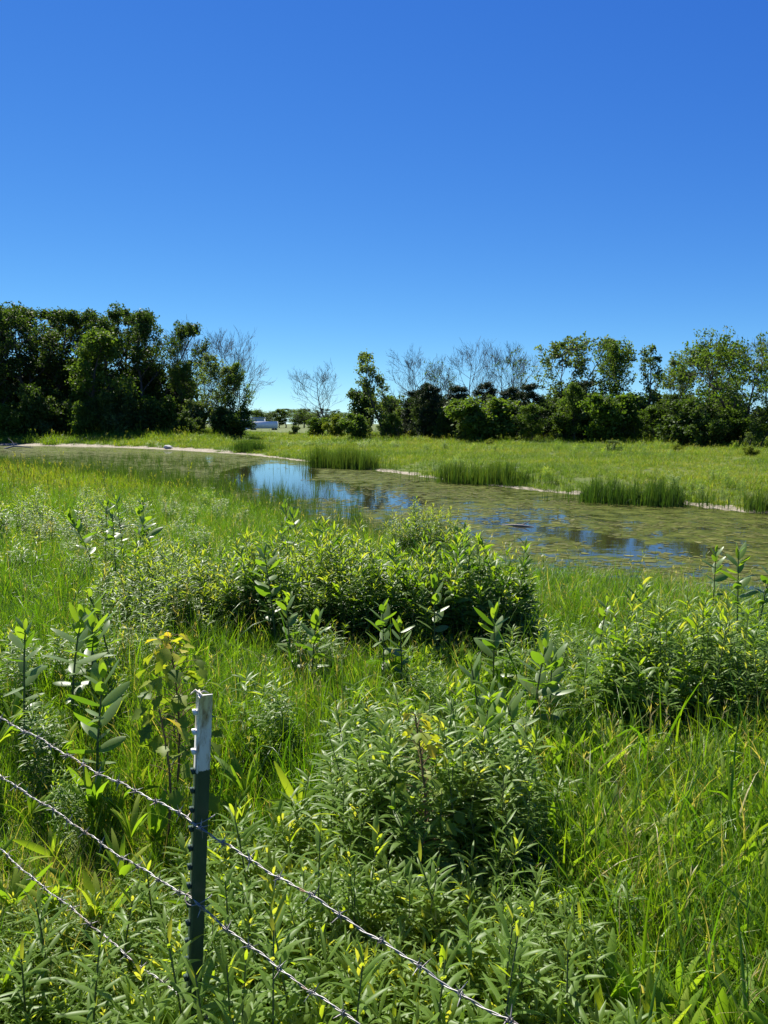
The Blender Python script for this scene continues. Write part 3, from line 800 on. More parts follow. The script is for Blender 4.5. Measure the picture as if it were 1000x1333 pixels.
def sapling(x, y, ztop, label, z=None, n_=26, leaf=.1, seed=0, spread=1.0):
    r = np.random.default_rng(seed); z = gz(x, y); H = ztop - z
    o = thing('sapling', label, 'tree', (x, y, z), 0, 'yellow-topped saplings')
    zz = np.linspace(0, 1, 7)
    P = np.stack([.05 * np.sin(zz * 3), .04 * zz, H * zz], -1)
    g = Geo(); tube(g, P, np.linspace(.007, .003, 7), 6)
    spots = []
    for k in range(n_):
        t = .4 + .6 * (k + .5) / n_
        p_ = np.array([np.interp(t, zz, P[:, i]) for i in range(3)])
        a = k * 2.4 + r.normal(0, .3); q = spread * np.interp(t, [.4, .8, 1], [.11, .09, .03]) * r.uniform(.6, 1.3)
        e = p_ + np.array([cos(a) * q, sin(a) * q, q * r.uniform(.2, .9)])
        tube(g, np.array([p_, (p_ + e) / 2 + [0, 0, .01], e]), [.002, .0015, .001], 4)
        spots.append((e, a, t))
    new_obj('stem', g.build('sapling_stem', M['stem_red'], True), o)
    for e, a, t in spots:
        li = int(np.clip(np.interp(t, [.4, .8, .92, 1], [.8, 3.0, 4.6, 5.9]) + r.normal(0, .9), 0, 6))
        L = leaf * r.uniform(.75, 1.2) * np.interp(t, [.4, .9, 1], [1, .95, .7])
        new_obj('leaf', SAP[li], o, e, (r.normal(0, .4), r.normal(.45, .35), a + r.normal(0, .4)), (L, L, L))
x, y = at_d(205, 3.45); sapling(x, y, top_z(832, 3.45), 'yellow-topped sapling with lobed leaves growing behind the steel post', n_=85, leaf=.082, seed=61, spread=1.25)
x, y = at_d(188, 3.1); sapling(x, y, top_z(928, 3.1), 'low sapling with a few bright yellow leaves just left of the post top', n_=12, leaf=.095, seed=63)
x, y = at_d(540, 2.72); sapling(x, y, top_z(935, 2.72), 'slim sapling with an orange-yellow top in the middle of the front thicket', n_=60, leaf=.06, seed=62, spread=.8)

# ------------------------------------------------------------------ reed clumps on the far shore
def reed_clump(px0, px1, ybase, ytop, label, dense=1.0, seed=0):
    r = np.random.default_rng(seed)
    xa, ya = at_z(px0, ybase, .03); xb, yb = at_z(px1, ybase + (px1 - px0) * .045, .03)
    c = np.array([(xa + xb) / 2, (ya + yb) / 2]); d = math.hypot(*c)
    L = math.hypot(xb - xa, yb - ya); H = (ybase - ytop) / 1001 * d * 1.2
    nb = int(min(4200, 520 * L) * dense)
    u = np.where(r.uniform(0, 1, nb) < .7, r.uniform(-.46, .46, nb), r.normal(0, .36, nb)) ; v = r.normal(0, .62, nb)
    ex = np.array([xb - xa, yb - ya]) / L; ey = np.array([-ex[1], ex[0]])
    base2 = u[:, None] * L * ex + v[:, None] * ey * .7
    g = Geo()
    fall = np.clip(.82 + .25 * np.sin(u * 23 + seed) * np.sin(u * 11 + 2 * seed) + .14 * np.sin(u * 51) - .25 * np.clip(np.abs(u) * 2 - .8, 0, 1), .35, 1.15)
    ribbons(g, np.column_stack([base2, np.zeros(nb)]), r.uniform(0, 6.28, nb), np.abs(r.normal(0, .08, nb)), np.abs(r.normal(.15, .15, nb)) + 1.6 * (r.uniform(0, 1, nb) < .05),
            H * r.uniform(.7, 1.12, nb) * fall, r.uniform(.014, .028, nb), grassy, 5, .4, r.normal(0, .6, nb), r.uniform(0, .8, nb), .15)
    o = new_obj('reed_clump', g.build('reed_clump', M['reed']), None, (c[0], c[1], min(gz(c[0], c[1]), .02)))
    tag(o, label, 'reeds', 'reed clumps along the far shore')
reed_clump(406, 490, 607, 580, 'tall dark reed clump on the far shore, nearest the bare round tree', 1.2, 1)
reed_clump(572, 690, 627, 601, 'low wide reed clump in the middle of the far shore', 1, 2)
reed_clump(755, 895, 651, 617, 'long dark green reed clump on the far shore before the right meadow', 1.2, 3)
reed_clump(965, 1060, 664, 640, 'reed clump on the far shore cut by the right edge', 1, 4)
reed_clump(308, 340, 589, 572, 'small reed clump on the far left shore below the truck', .8, 5)

# ------------------------------------------------------------------ trees
def skeleton(seed, H, trunk_r, clear, n1, len1, ang1, n2, n3, n4=0, up=.25, wander=.12, shape=None, fork=False, leaner=0.0):
    r = np.random.default_rng(seed)
    g = Geo(); tips = []
    shape = shape or (lambda t: math.sin(pi * (0.15 + 0.8 * t)) ** .7)
    def grow(p, d, L, rad, k, sides, taper=.35):
        P = [np.array(p)]; d = np.array(d, float); 
        for i in range(k):
            d = d + r.normal(0, wander, 3) + np.array([0, 0, up / k])
            d /= np.linalg.norm(d); P.append(P[-1] + d * L / k)
        P = np.array(P); tube(g, P, np.linspace(rad, rad * taper, k + 1), sides, r.uniform(.2, .8))
        return P
    def child_dir(D, ang, az):
        D = D / np.linalg.norm(D)
        a = np.cross(D, [0, 0, 1]) if abs(D[2]) < .95 else np.cross(D, [1, 0, 0])
        a /= np.linalg.norm(a); b = np.cross(D, a)
        return D * cos(ang) + (a * cos(az) + b * sin(az)) * sin(ang)
    trunks = [(np.array([0, 0, -.2]), np.array([leaner, 0, 1.0]), H * .93, trunk_r)]
    if fork:
        trunks = [(np.array([r.normal(0, .15), r.normal(0, .15), -.2]), np.array([cos(a) * .16, sin(a) * .16, 1]), H * (r.uniform(.4, 1.0) if fork > 3 else r.uniform(.75, .95)), trunk_r * .7) for a in r.uniform(0, 6.28, fork)]
    for (p0, d0, HL, tr) in trunks:
        w0 = wander; T = grow(p0, d0, HL, tr, 9, 7, .16)
        for i in range(n1):
            t = clear + (1 - clear) * (i + r.uniform(0, 1)) / n1
            q = t * 9; a = min(int(q), 8); p = T[a] + (T[a + 1] - T[a]) * (q - a)
            D = T[a + 1] - T[a]
            L = H * len1 * shape((t - clear) / (1 - clear)) * r.uniform(.75, 1.2)
            if L < .3: L = .3
            B = grow(p, child_dir(D, ang1 * r.uniform(.75, 1.2), i * 2.4 + r.normal(0, .4)), L, tr * .42 * (1.1 - .75 * t), 5, 5)
            tips.append(B[-1])
            for j in range(n2):
                t2 = .25 + .75 * (j + r.uniform()) / n2; q2 = t2 * 5; a2 = min(int(q2), 4); p2 = B[a2] + (B[a2 + 1] - B[a2]) * (q2 - a2)
                B2 = grow(p2, child_dir(B[a2 + 1] - B[a2], .75 * r.uniform(.6, 1.2), r.uniform(0, 6.28)), L * .5 * (1.15 - .6 * t2) * r.uniform(.7, 1.3), tr * .16 * (1.1 - .6 * t), 3, 4)
                tips.append(B2[-1]); tips.append(B2[2])
                for k in range(n3):
                    t3 = .3 + .7 * (k + r.uniform()) / n3; q3 = t3 * 3; a3 = min(int(q3), 2); p3 = B2[a3] + (B2[a3 + 1] - B2[a3]) * (q3 - a3)
                    B3 = grow(p3, child_dir(B2[a3 + 1] - B2[a3], .7 * r.uniform(.6, 1.2), r.uniform(0, 6.28)), L * .26 * r.uniform(.7, 1.3), max(tr * .06, .014), 2, 3, .5)
                    tips.append(B3[-1])
                    for m_ in range(n4):
                        B4 = grow(B3[r.integers(1, 3)], child_dir(B3[2] - B3[1], .6 * r.uniform(.5, 1.2), r.uniform(0, 6.28)), L * .17 * r.uniform(.7, 1.3), .016, 2, 3, .5)
    return g, np.array(tips), r

def crown(tips, r, per, size, sig, keep=1.0, mat=None, narrow=.62, clump=.3):
    tips = tips[r.uniform(0, 1, len(tips)) < keep]
    N = len(tips) * per
    ct = np.repeat(r.uniform(.15, .85, len(tips)), per)
    C = np.repeat(tips, per, 0) + r.normal(0, sig, (N, 3)) * [1, 1, .7]
    nrm = r.normal(0, 1, (N, 3)) + [0, 0, .7]; nrm /= np.linalg.norm(nrm, axis=1, keepdims=True)
    a = np.cross(nrm, r.normal(0, 1, (N, 3))); a /= np.linalg.norm(a, axis=1, keepdims=True); b = np.cross(nrm, a)
    s = (size * r.uniform(.55, 1.25, N))[:, None]
    V = np.stack([C - a * s * .5, C + b * s * narrow * .5 + nrm * s * .08, C + a * s * .5, C - b * s * narrow * .5 + nrm * s * .08], 1)
    g = Geo(); g.add(V.reshape(-1, 3), np.arange(N * 4).reshape(N, 4), np.repeat(np.clip(ct + r.normal(0, .15, N), 0, 1), 4))
    return g.build('crown', mat)

def true_height(t):
    co = np.empty(len(t[0].vertices) * 3); t[0].vertices.foreach_get('co', co); h = co[2::3].max()
    if t[1]:
        co = np.empty(len(t[1].vertices) * 3); t[1].vertices.foreach_get('co', co); h = max(h, np.percentile(co[2::3], 99.7))
    return t[0], t[1], float(h)

def make_tree(kind, seed):
    if kind == 'dense':
        g, tp, r = skeleton(seed, 1.0 * 14, .24, .22, 15, .27, .95, 6, 4, up=.35)
        return g.build('trunk', M['bark'], True), crown(tp, r, 17, .31, .24, .7, M['leaf_dark']), 14.
    if kind == 'green':
        g, tp, r = skeleton(seed, 12, .2, .10, 17, .28, .9, 6, 4, up=.35)
        return g.build('trunk', M['bark'], True), crown(tp, r, 12, .38, .34, .95, M['leaf_mid']), 12.
    if kind == 'airy':
        g, tp, r = skeleton(seed, 11, .16, .1, 16, .27, .8, 6, 4, up=.45, fork=2, wander=.16, shape=lambda t: .55 + .5 * math.sin(3.1 * t) if t < .7 else .9 - .75 * (t - .7) / .3)
        return g.build('trunk', M['bark'], True), crown(tp, r, 9, .29, .19, .62, M['leaf_pale' if seed % 2 else 'leaf_mid']), 11.
    if kind == 'slim':
        g, tp, r = skeleton(seed, 10, .14, .15, 15, .2, .7, 5, 3, up=.4)
        return g.build('trunk', M['bark'], True), crown(tp, r, 8, .30, .2, .6, M['leaf_pale']), 10.
    if kind == 'spread':
        g, tp, r = skeleton(seed, 10.5, .24, .2, 15, .42, 1.0, 6, 4, up=.3, fork=2)
        return g.build('trunk', M['bark'], True), crown(tp, r, 9, .32, .24, .6, M['leaf_mid']), 10.5
    if kind == 'bare':
        g, tp, r = skeleton(seed, 11, .15, .24, 13, .44, .85, 6, 4, 3, up=.35, wander=.1)
        return g.build('trunk', M['bare_bark'], True), None, 11.
    if kind == 'bare_leafy':
        g, tp, r = skeleton(seed, 11, .15, .25, 13, .38, .8, 6, 5, 2, up=.4, wander=.1)
        return g.build('trunk', M['bare_bark'], True), crown(tp, r, 5, .3, .2, .22, M['leaf_mid']), 11.
    if kind == 'pine':
        g, tp, r = skeleton(seed, 7, .14, .08, 22, .3, 1.25, 6, 3, up=.15, wander=.08, shape=lambda t: 1.05 - .8 * t)
        return g.build('trunk', M['bark'], True), crown(tp, r, 16, .34, .2, 1, M['needle'], narrow=.22), 7.
    mt = {'shrub_dark': 'leaf_dark', 'shrub_mid': 'leaf_mid', 'shrub_pale': 'leaf_pale', 'shrub_bright': 'leaf_bright'}[kind]
    g, tp, r = skeleton(seed, 4, .06, .03, 8, .30, .75, 5, 4, up=.6, wander=.22, fork=5)
    return g.build('trunk', M['bark'], True), crown(tp, r, 12, .23, .2, .66, M[mt]), 4.

LIB = {}
nvar = {'dense': 4, 'green': 3, 'airy': 4, 'slim': 3, 'spread': 3, 'bare': 4, 'bare_leafy': 2, 'pine': 3, 'shrub_dark': 3, 'shrub_mid': 3, 'shrub_pale': 2, 'shrub_bright': 1}
for k_, nv in nvar.items():
    LIB[k_] = [true_height(make_tree(k_, 2000 + 37 * i + len(k_) * 101)) for i in range(nv)]
NAME = {'dense': 'leafy_tree', 'green': 'leafy_tree', 'airy': 'leafy_tree', 'slim': 'leafy_tree', 'spread': 'leafy_tree', 'bare': 'bare_tree', 'bare_leafy': 'bare_tree', 'pine': 'pine_tree'}
cnt = {}
def tree(kind, px, pytop, d, label, group, wide=1.0, sink=0.0):
    r = np.random.default_rng(int(px * 13 + pytop * 7 + d) & 0xffff)
    x, y = at_d(px, d); z = gz(x, y)
    cnt[kind] = cnt.get(kind, -1) + 1
    tr, cr, H0 = LIB[kind][cnt[kind] % len(LIB[kind])]
    H = top_z(pytop, d) - z; s = H / H0
    sw = s * wide
    o = thing(NAME.get(kind, 'shrub'), label, 'tree' if kind in NAME else 'shrub', (x, y, z - sink), r.uniform(0, 6.28), group, (sw, sw, s))
    new_obj('trunk', tr, o)
    if cr: new_obj('crown', cr, o)
    return o

LW = 'trees of the left wood'
for k_, px, py, d, lb, wd in [
    ('dense', -45, 396, 108, 'dark leafy tree of the left wood half cut by the left edge', 1.1),
    ('dense', -8, 398, 106, 'dark tall tree of the left wood standing at the left edge', 1.0),
    ('dense', 36, 388, 108, 'tallest dark tree near the left edge of the wood', 1.05),
    ('dense', 80, 404, 113, 'dark broad tree between the two high crowns of the left wood', 1.05),
    ('green', 118, 428, 104, 'lighter green tree in front of the tall dark crowns', 1.0),
    ('dense', 10, 404, 117, 'dark tree filling the gap behind the two leftmost tall trees', 1.2),
    ('dense', 62, 402, 118, 'dark tree filling the gap right of the tallest tree near the left edge', 1.15),
    ('dense', 100, 410, 118, 'dark tree standing behind the lighter green one in the left wood', 1.0),
    ('dense', 168, 402, 116, 'dark tree close behind the knobbly-crowned tall one', 1.0),
    ('dense', 148, 398, 111, 'tall dark tree with knobbly crown in the middle of the left wood', .95),
    ('dense', 186, 404, 109, 'tall dark tree at the right shoulder of the left wood', .9),
    ('dense', 206, 418, 113, 'dark tree leaning out beside the bare twigs', .8),
    ('bare', 236, 406, 117, 'leafless tree right after the dark crowns of the left wood', .85),
    ('airy', 248, 470, 112, 'low open tree beneath the leafless crowns', .9),
    ('bare', 266, 418, 119, 'leafless tree in the middle of the left bare group', .9),
    ('bare', 298, 420, 116, 'tall leafless tree behind the last leafy tree of the left wood', .85),
    ('bare', 316, 438, 121, 'leafless tree at the right end of the left bare group', .85),
    ('airy', 280, 462, 104, 'thin leafy tree with open trunks at the end of the left wood', .9),
    ('airy', 312, 470, 103, 'last leafy tree of the left wood, nearest the truck', .8),
]:
    tree(k_, px, py, d, lb, LW, wd)
ORD = 'first second third fourth fifth sixth seventh eighth ninth tenth eleventh twelfth thirteenth fourteenth fifteenth sixteenth seventeenth eighteenth nineteenth twentieth'.split()
ORD += ['twenty-' + q for q in ORD[:9]]
for i, px in enumerate(range(-8, 300, 24)):
    hi = 512 if px < 220 else 528
    tree(['shrub_dark', 'shrub_mid', 'shrub_dark', 'shrub_pale'][i % 4], px + rng.uniform(-8, 8), hi + rng.uniform(-16, 14), 101 + rng.uniform(-3, 4), ORD[i] + ' shrub from the left edge in the low row under the left wood', 'understory shrubs of the left wood', rng.uniform(.8, 1.3))
for i, px in enumerate(range(-10, 250, 40)):
    tree('shrub_dark', px + rng.uniform(-8, 8), 474 + rng.uniform(-14, 14), 117 + rng.uniform(-3, 4), ORD[i] + ' tall thicket shrub from the left edge behind the trunks of the left wood', 'thicket inside the left wood', 1.0)
tree('shrub_dark', 296, 530, 101, 'round dark bush at the right foot of the left wood, before the truck', 'understory shrubs of the left wood', 1.2)

RW = 'trees of the right tree line'
dist = lambda px: float(np.interp(px, [420, 560, 700, 850, 1000, 1100], [100, 92, 84, 74, 64, 58]))
for k_, px, py, dd, lb, wd in [
    ('bare', 427, 464, 12, 'lone leafless round-crowned tree right of the truck', 1.1),
    ('slim', 497, 457, 0, 'slim leafy tree, tallest just right of the lone leafless tree', 1.0),
    ('slim', 520, 488, 2, 'shorter slim leafy tree right beside the tallest slim one', .9),
    ('bare', 560, 446, 6, 'leafless tree at the left end of the right bare row', .95),
    ('bare_leafy', 583, 462, 4, 'bare tree with a few leaves near the left of the right bare row', .9),
    ('bare', 613, 438, 6, 'tall leafless tree in the middle of the right bare row', .95),
    ('bare', 641, 443, 8, 'thin leafless tree right of the tallest bare one', .8),
    ('bare_leafy', 673, 442, 5, 'bare tree with scattered leaves at the right end of the bare row', .9),
    ('airy', 728, 438, 4, 'wide open-crowned leafy tree right of the bare row', 1.0),
    ('green', 748, 498, -5, 'small bright green tree before the open-crowned one', .8),
    ('airy', 803, 438, 3, 'pyramid-shaped open leafy tree in the middle of right tree line', .85),
    ('slim', 838, 450, 4, 'narrow leafy tree close right of the pyramid-shaped one', .85),
    ('airy', 876, 468, 2, 'short-crowned leafy tree left of the big spreading trees', .75),
    ('spread', 925, 440, 4, 'big spreading leafy tree near the right edge', 1.0),
    ('spread', 968, 428, 0, 'tallest spreading leafy tree at the right edge', .95),
    ('bare', 1003, 405, 5, 'leafless top rising at the right edge above the spreading trees', .7),
    ('spread', 1030, 440, -3, 'spreading leafy tree cut by the right edge', .9),
]:
    tree(k_, px, py, dist(px) + dd, lb, RW, wd)
for i, (px, py, kd) in enumerate([(548, 508, 'pine'), (573, 500, 'pine'), (600, 503, 'pine'), (628, 498, 'pine'), (655, 504, 'pine'), (684, 500, 'pine'), (768, 496, 'pine')]):
    tree(kd, px, py, dist(px) + rng.uniform(-2, 2), ORD[i] + ' dark pine from the left before the right leafless row' if px < 700 else 'dark pine beside the small bright green tree', 'pines of the right tree line', 1.1)
for i, px in enumerate(np.arange(462, 1030, 20.5)):
    kd = ['shrub_mid', 'green', 'shrub_dark', 'slim', 'dense', 'shrub_pale', 'green', 'shrub_dark'][(i * 3) % 8]
    lk = {'shrub_mid': 'green bush', 'shrub_dark': 'dark bush', 'shrub_pale': 'silvery pale bush', 'green': 'low green tree', 'slim': 'low slender tree', 'dense': 'low dark tree'}[kd]
    tree(kd, px + rng.uniform(-8, 8), 531 + rng.uniform(-18, 16), dist(px) - 3 + rng.uniform(-4, 3), lk + ' ' + ORD[i] + ' from the lone leafless tree, front row of right tree line', 'bushes under the right tree line', rng.uniform(1.0, 1.5))
for i, px in enumerate(np.arange(478, 1030, 38)):
    tree(['shrub_dark', 'shrub_mid'][i % 2], px + rng.uniform(-10, 10), 519 + rng.uniform(-14, 12), dist(px) + 9, ORD[i] + ' tall bush from the lone leafless tree in the rear row of the tree line', 'rear bushes of the right tree line', rng.uniform(.8, 1.1))
tree('shrub_bright', 440, 541, 98, 'bright yellow-green rounded bush below the lone leafless tree', 'bushes under the right tree line', 1.0)
tree('shrub_mid', 412, 544, 104, 'green bush left of the bright rounded bush', 'bushes under the right tree line', 1.2)
tree('shrub_pale', 384, 554, 130, 'small pale-flecked bush by the road right of the truck', 'bushes by the road', 1.2)
for px, py, d, lb in [(800, 573, 56, 'pale low bush standing out in the right meadow'), (640, 571, 70, 'low weedy bush at the meadow edge below the bare row'), (980, 581, 48, 'low weedy bush in the meadow near the right edge'), (885, 578, 54, 'low weedy bush in the meadow below the short-crowned tree')]:
    tree('shrub_bright' if px != 800 else 'shrub_pale', px, py, d, lb, 'low bushes in the far meadow', 1.5)

for i, px in enumerate(np.arange(292, 480, 8)):
    tree(['green', 'dense', 'spread'][i % 3], px, 534 + rng.uniform(-3, 4), 480 + rng.uniform(-25, 25), ORD[i] + ' tree from the left in the small dark belt beyond the road', 'distant trees beyond the road', 2.0)

# ------------------------------------------------------------------ road, truck, building, rock, log
M['asphalt'] = plain_mat('pale_road', [(0.3, (0.38, 0.37, 0.35)), (0.7, (0.52, 0.50, 0.47))], scale=.5, rough=.9)
M['white'] = plain_mat('white_paint', [(0.3, (0.72, 0.72, 0.72)), (0.7, (0.82, 0.82, 0.82))], scale=.4, rough=.4)
M['black'] = plain_mat('black_rubber', [(0.3, (0.015, 0.015, 0.016)), (0.7, (0.03, 0.03, 0.03))], scale=8, rough=.8)
M['glass'] = plain_mat('dark_glass', [(0.3, (0.02, 0.03, 0.04)), (0.7, (0.03, 0.04, 0.05))], rough=.08, spec=.8)
M['clad'] = plain_mat('grey_blue_cladding', [(0.3, (0.42, 0.48, 0.52)), (0.7, (0.5, 0.56, 0.6))], scale=.3, stretch=(6, 6, .3), rough=.6)
M['roofing'] = plain_mat('roof_sheet', [(0.3, (0.35, 0.4, 0.44)), (0.7, (0.45, 0.5, 0.54))], scale=.4, rough=.5)
M['rock'] = plain_mat('pale_stone', [(0.3, (0.32, 0.30, 0.27)), (0.7, (0.62, 0.6, 0.56))], scale=3, rough=.9, bump=.5)
M['wood'] = plain_mat('drift_wood', [(0.3, (0.16, 0.13, 0.1)), (0.7, (0.42, 0.38, 0.32))], scale=6, rough=.9, stretch=(1, 8, 8))
RD = 318
g = Geo()
xs = np.linspace(-220, 160, 40)
prof = [(-13, -1.5), (-5, -.42), (5, -.38), (13, -1.5)]
V = np.array([[x_, RD + .12 * (x_ + 60) + yy, zz_] for x_ in xs for yy, zz_ in prof])
F = [[i * 4 + k, (i + 1) * 4 + k, (i + 1) * 4 + k + 1, i * 4 + k + 1] for i in range(39) for k in range(3)]
g.add(V, F); o = new_obj('road', g.build('road', M['asphalt'])); o['kind'] = 'structure'

tx, ty = at_d(341, RD + .12 * (at_d(341, RD)[0] + 60))
truck = thing('semi_truck', 'white semi truck with long box trailer on the distant road', 'truck', (tx, ty, -.39), .12 - .1)
g = Geo(); box(g, (1.2, 0, 2.55), (10.6, 2.5, 2.75)); box(g, (1.2, 0, 1.08), (10.2, 1.6, .18))
new_obj('trailer', g.build('trailer', M['white']), truck)
g = Geo()
V = np.array([[-7.6,-1.2,.7],[-4.8,-1.2,.7],[-4.8,-1.2,3.7],[-5.9,-1.2,3.55],[-6.6,-1.2,2.9],[-7.0,-1.2,2.0],[-7.6,-1.2,1.75]])
V2 = V * [1, -1, 1]; n_ = 7
me = bpy.data.meshes.new('cab'); me.from_pydata([tuple(v) for v in np.vstack([V, V2])], [], [tuple(range(7)), tuple(range(13, 6, -1))] + [((i + 1) % 7, i, i + 7, (i + 1) % 7 + 7) for i in range(7)]); me.materials.append(M['white']); me.update()
cab = new_obj('cab', me, truck)
g = Geo(); box(g, (-6.25, -1.21, 2.65), (.7, .03, .75)); new_obj('side_window', g.build('side_window', M['glass']), cab)
g = Geo(); box(g, (-4.45, 0, 1.9), (.6, 2.2, 2.4)); new_obj('dark_gap_block', g.build('dark_gap_block', M['black']), truck)  # added black block, its colour standing in for the dark gap behind the cab
def wheel_mesh():
    g = Geo(); a = np.arange(16) * 2 * pi / 16
    for y0, y1, R in [(-.17, .17, .52)]:
        V = np.vstack([np.stack([R * np.cos(a), 0 * a + y0, R * np.sin(a)], -1), np.stack([R * np.cos(a), 0 * a + y1, R * np.sin(a)], -1), [[0, y0, 0], [0, y1, 0]]])
        F = [[i, (i + 1) % 16, 16 + (i + 1) % 16, 16 + i] for i in range(16)]
        g.add(V, F); g.F.append(np.array([[32, (i + 1) % 16, i, i] for i in range(16)] + [[33, 16 + i, 16 + (i + 1) % 16, 16 + (i + 1) % 16] for i in range(16)]))
    return g.build('wheel', M['black'])
wm = wheel_mesh()
for wx in (-6.9, -4.0, -2.9, 4.6, 5.7):
    for wy in (-1.05, 1.05): new_obj('wheel', wm, truck, (wx, wy, .52))

bx_, by_ = at_d(328, 430)
bd = thing('warehouse', 'grey-blue flat warehouse far behind the white truck', 'building', (bx_, by_, -.75), .1)
g = Geo(); box(g, (0, 0, 3.0), (14, 16, 6.0)); new_obj('wall', g.build('wall', M['clad']), bd)
g = Geo(); box(g, (0, 0, 6.35), (14.6, 16.6, .7)); new_obj('roof', g.build('roof', M['roofing']), bd)
g = Geo()
for k in (-4, 0, 4): box(g, (k, -8.02, 1.7), (2.6, .1, 3.2))
new_obj('dock_door', g.build('dock_door', M['white']), bd)

def rock(px, py, z, size, label, seed):
    r = np.random.default_rng(seed); x, y = at_z(px, py, z)
    import bmesh
    b = bmesh.new(); bmesh.ops.create_icosphere(b, subdivisions=3, radius=1)
    for v in b.verts:
        k = 1 + .16 * sin(v.co.x * 3.1 + seed) * cos(v.co.y * 2.7) + .1 * sin(v.co.z * 5 + v.co.x * 4)
        v.co = v.co * k; v.co.x *= size[0]; v.co.y *= size[1]; v.co.z *= size[2]
    me = bpy.data.meshes.new('rock'); b.to_mesh(me); b.free(); me.materials.append(M['rock'])
    o = new_obj('rock', me, None, (x, y, z + size[2] * .4)); tag(o, label, 'rock', 'stones on the shore')
rock(219, 583, .15, (.5, .35, .2), 'pale flat stone on the far left mud shore', 2)
rock(672, 611, .3, (.16, .13, .1), 'small pale stone in the meadow behind the middle reed clump', 5)

g = Geo(); P = np.array([[-.7, 0, -.02], [-.3, .05, .02], [.1, -.04, .04], [.6, .06, .0]]); tube(g, P, [.03, .05, .045, .02], 6)
tube(g, np.array([[.1, 0, .04], [.3, .2, .16], [.4, .3, .24]]), [.03, .02, .008], 5)
x, y = at_z(675, 685); o = new_obj('driftwood', g.build('driftwood', M['wood'], True), None, (x, y, 0), (0, 0, -.5), (.65, .65, .65)); tag(o, 'grey driftwood branch floating by the near pond edge', 'driftwood')
g = Geo(); tube(g, np.array([[-1.2, 0, .0], [-.3, .1, .25], [.6, .0, .2], [1.6, .1, .05]]), [.09, .08, .07, .03], 7); tube(g, np.array([[-.2, .1, .25], [-.5, .3, .8], [-.9, .4, 1.1]]), [.05, .03, .01], 5)
x, y = at_z(22, 584); o = new_obj('driftwood', g.build('driftwood', M['wood'], True), None, (x, y, 0), (0, 0, .3)); tag(o, 'pale fallen branch on the water near the far left shore', 'driftwood')

# ------------------------------------------------------------------ barbed wire fence
PX, PY = -0.512, 1.95
FD = np.array([-0.748, 0.663, 0.0])              # along the fence, away to the left
m, n, l, out = nodes('painted_post')
tc = n.new('ShaderNodeTexCoord'); sx = n.new('ShaderNodeSeparateXYZ'); l.new(tc.outputs['Object'], sx.inputs[0])
no = n.new('ShaderNodeTexNoise'); no.inputs['Scale'].default_value = 35; no.inputs['Detail'].default_value = 8; no.inputs['Roughness'].default_value = .7
mp = n.new('ShaderNodeMapping'); mp.inputs['Scale'].default_value = (1, 1, .3); l.new(tc.outputs['Object'], mp.inputs[0]); l.new(mp.outputs[0], no.inputs['Vector'])
gr = ramp(n, l, no.outputs['Fac'], [(0.3, (0.014, 0.036, 0.022)), (0.62, (0.026, 0.060, 0.036)), (0.70, (0.05, 0.075, 0.05)), (0.78, (0.13, 0.09, 0.06))])
wh = ramp(n, l, no.outputs['Fac'], [(0.33, (0.14, 0.08, 0.045)), (0.41, (0.38, 0.33, 0.27)), (0.5, (0.62, 0.61, 0.58)), (0.74, (0.74, 0.75, 0.73))])
edge = math_node(n, l, 'ADD', sx.outputs['Z'], math_node(n, l, 'MULTIPLY', no.outputs['Fac'], .06))
f = math_node(n, l, 'GREATER_THAN', edge, POST_WHITE := 0.795)
mx = n.new('ShaderNodeMix'); mx.data_type = 'RGBA'; l.new(f, mx.inputs[0]); l.new(gr, mx.inputs[6]); l.new(wh, mx.inputs[7])
p = n.new('ShaderNodeBsdfPrincipled'); p.inputs['Roughness'].default_value = .45; l.new(mx.outputs[2], p.inputs['Base Color'])
bp = n.new('ShaderNodeBump'); bp.inputs['Strength'].default_value = .25; bp.inputs['Distance'].default_value = .002
l.new(no.outputs['Fac'], bp.inputs['Height']); l.new(bp.outputs[0], p.inputs['Normal']); l.new(p.outputs[0], out.inputs['Surface'])
M['post'] = m
M['stud_white'] = plain_mat('chipped_white', [(0.35, (0.3, 0.22, 0.16)), (0.5, (0.74, 0.75, 0.74))], scale=60)
M['stud_green'] = plain_mat('dark_green_paint', [(0.3, (0.012, 0.035, 0.026)), (0.7, (0.03, 0.06, 0.045))], scale=60)
M['wire'] = plain_mat('galvanised_wire', [(0.34, (0.14, 0.085, 0.05)), (0.46, (0.22, 0.21, 0.20)), (0.7, (0.36, 0.355, 0.34))], scale=14, rough=.5, metal=.6, spec=.4)

